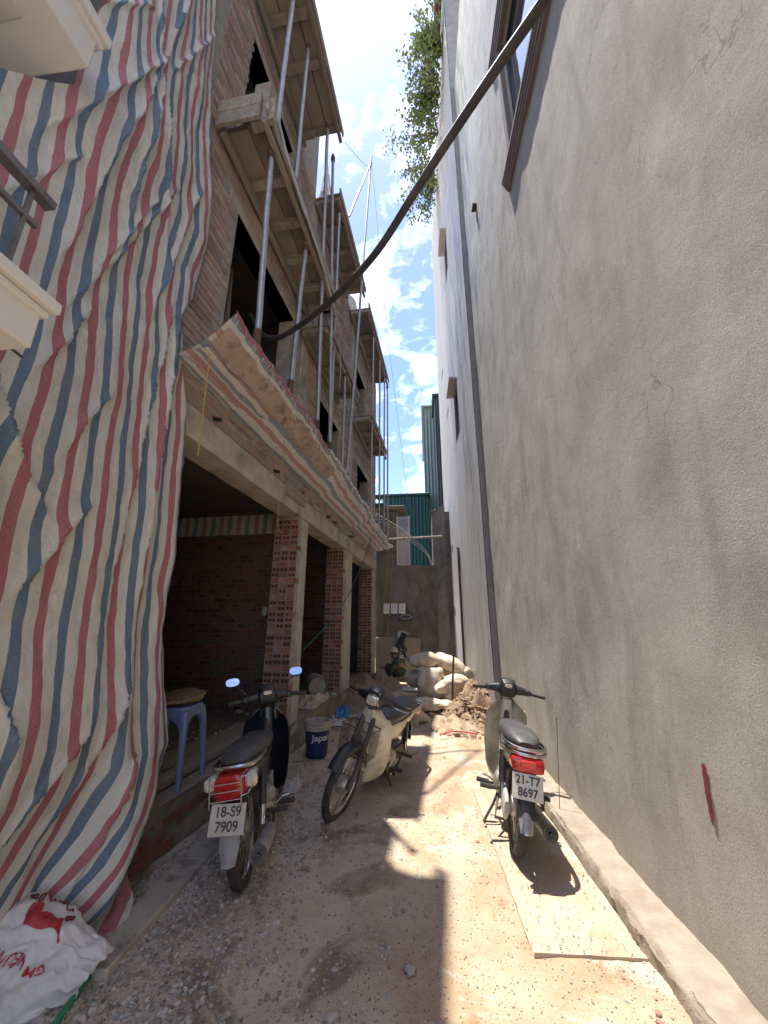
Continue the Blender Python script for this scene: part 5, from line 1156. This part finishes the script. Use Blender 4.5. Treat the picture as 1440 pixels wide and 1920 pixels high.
SK = [('upright full sack at the front of the pile with a flat pale face', (.05, 7.95, .36), (80, 4, 8), (.62, .52, .34)),
      ('plump sack lying across the top of the pile', (-.08, 8.25, .76), (6, -4, 6), (.62, .40, .26)),
      ('pale sack leaning down from the top of the pile toward the grey wall', (.42, 8.30, .70), (8, 24, -14), (.66, .40, .24)),
      ('sack with an open torn mouth lying across the front of the pile', (.40, 7.85, .40), (6, -14, 12), (.68, .42, .24)),
      ('sack wedged low on the side of the pile by the digging bar', (.52, 7.95, .20), (0, 5, 30), (.66, .46, .28)),
      ('sack at the back of the pile against the grey house', (.62, 8.45, .48), (0, 10, 60), (.66, .46, .30)),
      ('crumpled sack at the back of the pile near the crouching person', (-.18, 8.40, .40), (0, 6, 50), (.60, .44, .34)),
      ('flat sack lying alone on the ground in front of the pile', (-.03, 7.50, .13), (0, 2, 4), (.66, .36, .18)),
      ('small bundled sack beside the flat sack on the ground', (.34, 7.42, .12), (0, 8, 60), (.34, .28, .18)),
      ('half empty sack tied at one end behind the cream motorbike', (-.33, 6.75, .11), (0, 6, 12), (.62, .34, .20))]
for i, (lab, loc, rot, dim) in enumerate(SK):
    o = link('cement_sack', sack_mesh(*dim, i*3+1), None, (loc[0], loc[1], loc[2]+gz(loc[0], loc[1])*.6), tuple(R(a) for a in (rot[0], rot[1], rot[2]))); tag(o, lab, 'sack', 'filled sacks near the end wall')
    if i == 0: o.rotation_euler = (R(0), R(82), R(80))

# ------------------------------------------------------------ crouching person
def skin(name, V, E_, rad, mat, parent, sub=2, root=0):
    me = bpy.data.meshes.new(name); me.from_pydata(V, E_, []); me.materials.append(mat); o = bpy.data.objects.new(name, me); COL.objects.link(o); o.parent = parent
    md = o.modifiers.new('skin', 'SKIN'); md.use_smooth_shade = True
    for i, r_ in enumerate(rad): me.skin_vertices[0].data[i].radius = (r_, r_) if not hasattr(r_, '__len__') else r_; me.skin_vertices[0].data[i].use_root = (i == root)
    sb = o.modifiers.new('sub', 'SUBSURF'); sb.levels = sub; sb.render_levels = sub; return o
pr = thing('person', 'person crouching by the end wall in camouflage jacket and pale cap, hands together', 'person', (-.72, 9.62, .15), R(0))
# faces left (-x) and slightly to the viewer; squatting, elbows on knees
J = dict(pel=(.10, .05, .20), sp=(.09, .05, .36), ch=(.02, .02, .50), nk=(-.05, 0, .585), hd0=(-.075, -.005, .63), hd1=(-.085, -.01, .705),
         kR=(-.24, -.16, .42), aR=(-.08, -.20, .07), tR=(-.20, -.24, .03), kL=(-.26, .10, .44), aL=(-.12, .14, .07), tL=(-.25, .16, .03),
         sR=(.02, -.15, .52), eR=(-.13, -.21, .36), wR=(-.29, -.10, .38), sL=(.02, .17, .52), eL=(-.16, .20, .38), wL=(-.31, .02, .40))
names = list(J); idx = {n_: i for i, n_ in enumerate(names)}
Ed = [('pel', 'sp'), ('sp', 'ch'), ('ch', 'nk'), ('nk', 'hd0'), ('hd0', 'hd1'), ('pel', 'kR'), ('kR', 'aR'), ('aR', 'tR'), ('pel', 'kL'), ('kL', 'aL'), ('aL', 'tL'), ('ch', 'sR'), ('sR', 'eR'), ('eR', 'wR'), ('ch', 'sL'), ('sL', 'eL'), ('eL', 'wL')]
rad = dict(pel=.125, sp=.125, ch=.135, nk=.052, hd0=.075, hd1=.088, kR=.062, aR=.04, tR=.035, kL=.062, aL=.04, tL=.035, sR=.07, eR=.05, wR=.03, sL=.07, eL=.05, wL=.03)
skin('body', [J[n_] for n_ in names], [(idx[a], idx[b]) for a, b in Ed], [rad[n_] for n_ in names], M_skin, pr)
# jacket over torso and arms, trousers on thighs
jn = ['sp', 'ch', 'nk', 'sR', 'eR', 'sL', 'eL']; je = [('sp', 'ch'), ('ch', 'nk'), ('ch', 'sR'), ('sR', 'eR'), ('ch', 'sL'), ('sL', 'eL')]
jv = [J[n_] for n_ in jn]+[(.13, .06, .19), (-.24, -.13, .375), (-.26, .07, .395)]; je2 = [(jn.index(a), jn.index(b)) for a, b in je]+[(0, 7), (4, 8), (6, 9)]
skin('jacket', jv, je2, [.15, .158, .07, .085, .066, .085, .066, .15, .048, .048], M_camo, pr)
skin('trousers', [J['pel'], J['kR'], (-.13, -.185, .2), J['kL'], (-.17, .125, .2)], [(0, 1), (1, 2), (0, 3), (3, 4)], [.14, .076, .06, .076, .06], pm('dark_trousers', (.03, .026, .024), (.05, .042, .036), 12, .9, bs=0), pr)
for s_, wv, d in ((1, J['wR'], (-.05, .04, .01)), (-1, J['wL'], (-.05, -.02, .0))):
    m = MB(); w0 = Vector(wv); dv = Vector(d).normalized(); sd = Vector((0, 0, 1)).cross(dv).normalized()
    m.loft
    m.tube([w0-dv*.02, w0+dv*.03, w0+dv*.075], [.026, .034, .028], 10)
    for k_ in range(4):
        b0 = w0+dv*.07+sd*(.018*(k_-1.5)); l = (.055, .068, .064, .05)[k_]; m.tube([b0, b0+dv*l*.5+Vector((0, 0, -.008)), b0+dv*l*.85+Vector((0, 0, -.028))], [.010, .009, .007], 7)
    b0 = w0+dv*.025+sd*.03*s_; m.tube([b0, b0+sd*.03*s_+dv*.02, b0+sd*.03*s_+dv*.05], [.011, .010, .008], 7)
    m.build('hand', M_skin, pr, True)
hc = Vector((-.085, -.01, .70))
fc = MB(); fc.loft([(-.10, 0, -.012, .0, .0)], 8) if False else None
for s_ in (-1, 1):
    MB().lathe([(.001, .010), (.008, .006), (.010, 0), (.008, -.006), (.001, -.010)], 8, c=(hc.x-.078, hc.y+s_*.03, hc.z-.005)).build('eye', M_ink, pr, True)
    MB().lathe([(.001, .022), (.012, .012), (.014, 0), (.010, -.016), (.001, -.024)], 8, c=(hc.x+.01, hc.y+s_*.085, hc.z-.02)).build('ear', M_skin, pr, True)
MB().tube([hc+Vector((-.085, 0, .005)), hc+Vector((-.105, 0, -.03)), hc+Vector((-.082, 0, -.04))], [.008, .014, .01], 8).build('nose', M_skin, pr, True)
MB().tube([hc+Vector((-.082, -.022, -.062)), hc+Vector((-.092, 0, -.062)), hc+Vector((-.082, .022, -.062))], .005, 6).build('mouth', pm('lips', (.25, .1, .08), None, 9, .6, bs=0), pr, True)
MB().lathe([(.098, -.035), (.101, .0), (.092, .05), (.06, .088), (.02, .10), (.001, .102)], 22, c=(hc.x+.006, hc.y, hc.z+.03)).build('hair', M_black, pr, True)
cp = MB().lathe([(.106, .0), (.108, .02), (.10, .06), (.066, .102), (.02, .115), (.001, .117)], 24, c=(hc.x+.002, hc.y, hc.z+.025)).build('cap', M_cap, pr, True)
shell(lambda u, v: (hc.x-.075-.095*u*math.sin(.4+v*2.34)**.6, hc.y+(v-.5)*.17, hc.z+.035-.035*u-.03*(2*v-1)**2), 5, 10, .006).build('visor', M_cap, cp, True)
cloth('folded_cloth', 'pale cloth lying on the ground in a patch of sun beside the crouching person', 'cloth', (-.35, 9.1, gz(-.35, 9.1)), .45, .55, .04, 33, M_whitebag)

# ------------------------------------------------------------ printed sack at the foot of the tarpaulin
sk = thing('printed_sack', 'crumpled white woven sack with red printing lying at the foot of the tarpaulin', 'sack', (-1.63, 1.80, 0), R(-2))
def sackf(u, v):
    # u along (left->right in view), v from ground front to top back
    a = v*2.5-.15; rx = .36; 
    x = -.36+.50*u; r_ = .21*(1-.55*max(0, u-.55)**1.5/.3)
    q = 1+.10*fbm(u*3, v*3, 2)+.05*abs(fbm(u*7, v*7, 5))
    y = .10-math.cos(a)*r_*q*.9-.15*u*0; z = .02+max(0, math.sin(a))*r_*1.75*q*(1-.45*u)
    return (x+.04*fbm(v*3, u*2, 9)+.05*math.sin(a)*u, y+.03*fbm(u*6, v*4, 1)+.16*u-.05, max(.012, z+.018*fbm(u*9, v*9, 3)))
m = MB(); m.grid(sackf, 60, 60); m.build('bag', pm('white_weave', (.62, .59, .57), (.53, .5, .48), 6, .45, bs=.5, bscale=22, bd=.012, c3=(.66, .64, .62), s3=3), sk, 'all')
def on_sack(u0, v0, du, dv, off=.006):
    p = Vector(sackf(u0, v0)); px_ = Vector(sackf(u0+du, v0))-p; pv = Vector(sackf(u0, v0+dv))-p; n = px_.cross(pv).normalized(); return p, px_, pv, n
# conforming red block and letters (printed upside down)
me = text_mesh('GM LIỆU NH', .05, .0003)
for v in me.vertices:
    x, y, z = v.co; u0, v0 = .60-x*1.25, .36-y*1.6; p, a, b, n = on_sack(u0, v0, .02, .02); v.co = p+n*(.004+z)
me.materials.clear(); me.materials.append(M_sackred); link('lettering', me, sk)
m = MB(); m.grid(lambda a, b: tuple((lambda q: q[0]+q[3]*.004)(on_sack(.48+.26*a-.06*b, .56+.13*b+.05*math.sin(a*9)*(b > .5)*.5, .02, .02))), 20, 10); m.build('red_print', M_sackred, sk, 'all')
m = MB()
for i in range(9):
    u0 = .18+.065*i; v0 = .80+.05*math.sin(i*1.3)
    P = [(lambda q: q[0]+q[3]*.005)(on_sack(u0+.020*math.cos(a_/10*6.28), v0+.035*math.sin(a_/10*6.28), .02, .02)) for a_ in range(11)]; m.tube(P, .004, 4, cap=False)
m.build('maroon_print', M_sackmar, sk)

cloth('blue_sheet', 'small pale blue sheet hung over the stair head roof by the brick building', 'sheet', (-1.30, 10.95, 4.92), .30, .5, .32, 44, pm('pale_blue_sheet', (.25, .48, .62), (.35, .55, .66), 8, .6, bs=.3))

sp_ = curve_pts([Lw(.53, -2.72, 6.20), Lw(.54, -2.3, 6.02), Lw(.54, -1.7, 5.98), Lw(.53, -1.1, 5.9), Lw(.52, -.5, 5.72)], 10)
m = MB(); b0 = sp_[0].copy(); ns = len(sp_)-1
m.grid(lambda u, v: tuple(sp_[round(u*ns)]-b0+Vector((.01*math.sin(v*3)+.01*fbm(u*9, v), 0, -(v-.3)*(.10*(1-u)**.7+.02)*(1+.5*fbm(u*12, 2))))), ns, 5)
tag(m.build('torn_strip', pm('pale_plastic_strip', (.55, .53, .48), (.42, .40, .36), 9, .5, bs=.3), None, 'all', b0), 'torn pale plastic strip hanging along the edge of the long deck', 'strip')
line('dangling_string', 'thin pale string dangling from the torn strip on the long deck', 'cord', [sp_[-1], Lw(.50, -.35, 5.5), Lw(.48, -.2, 5.2), Lw(.47, -.18, 4.9)], .006, M_cable2, 6, 5)
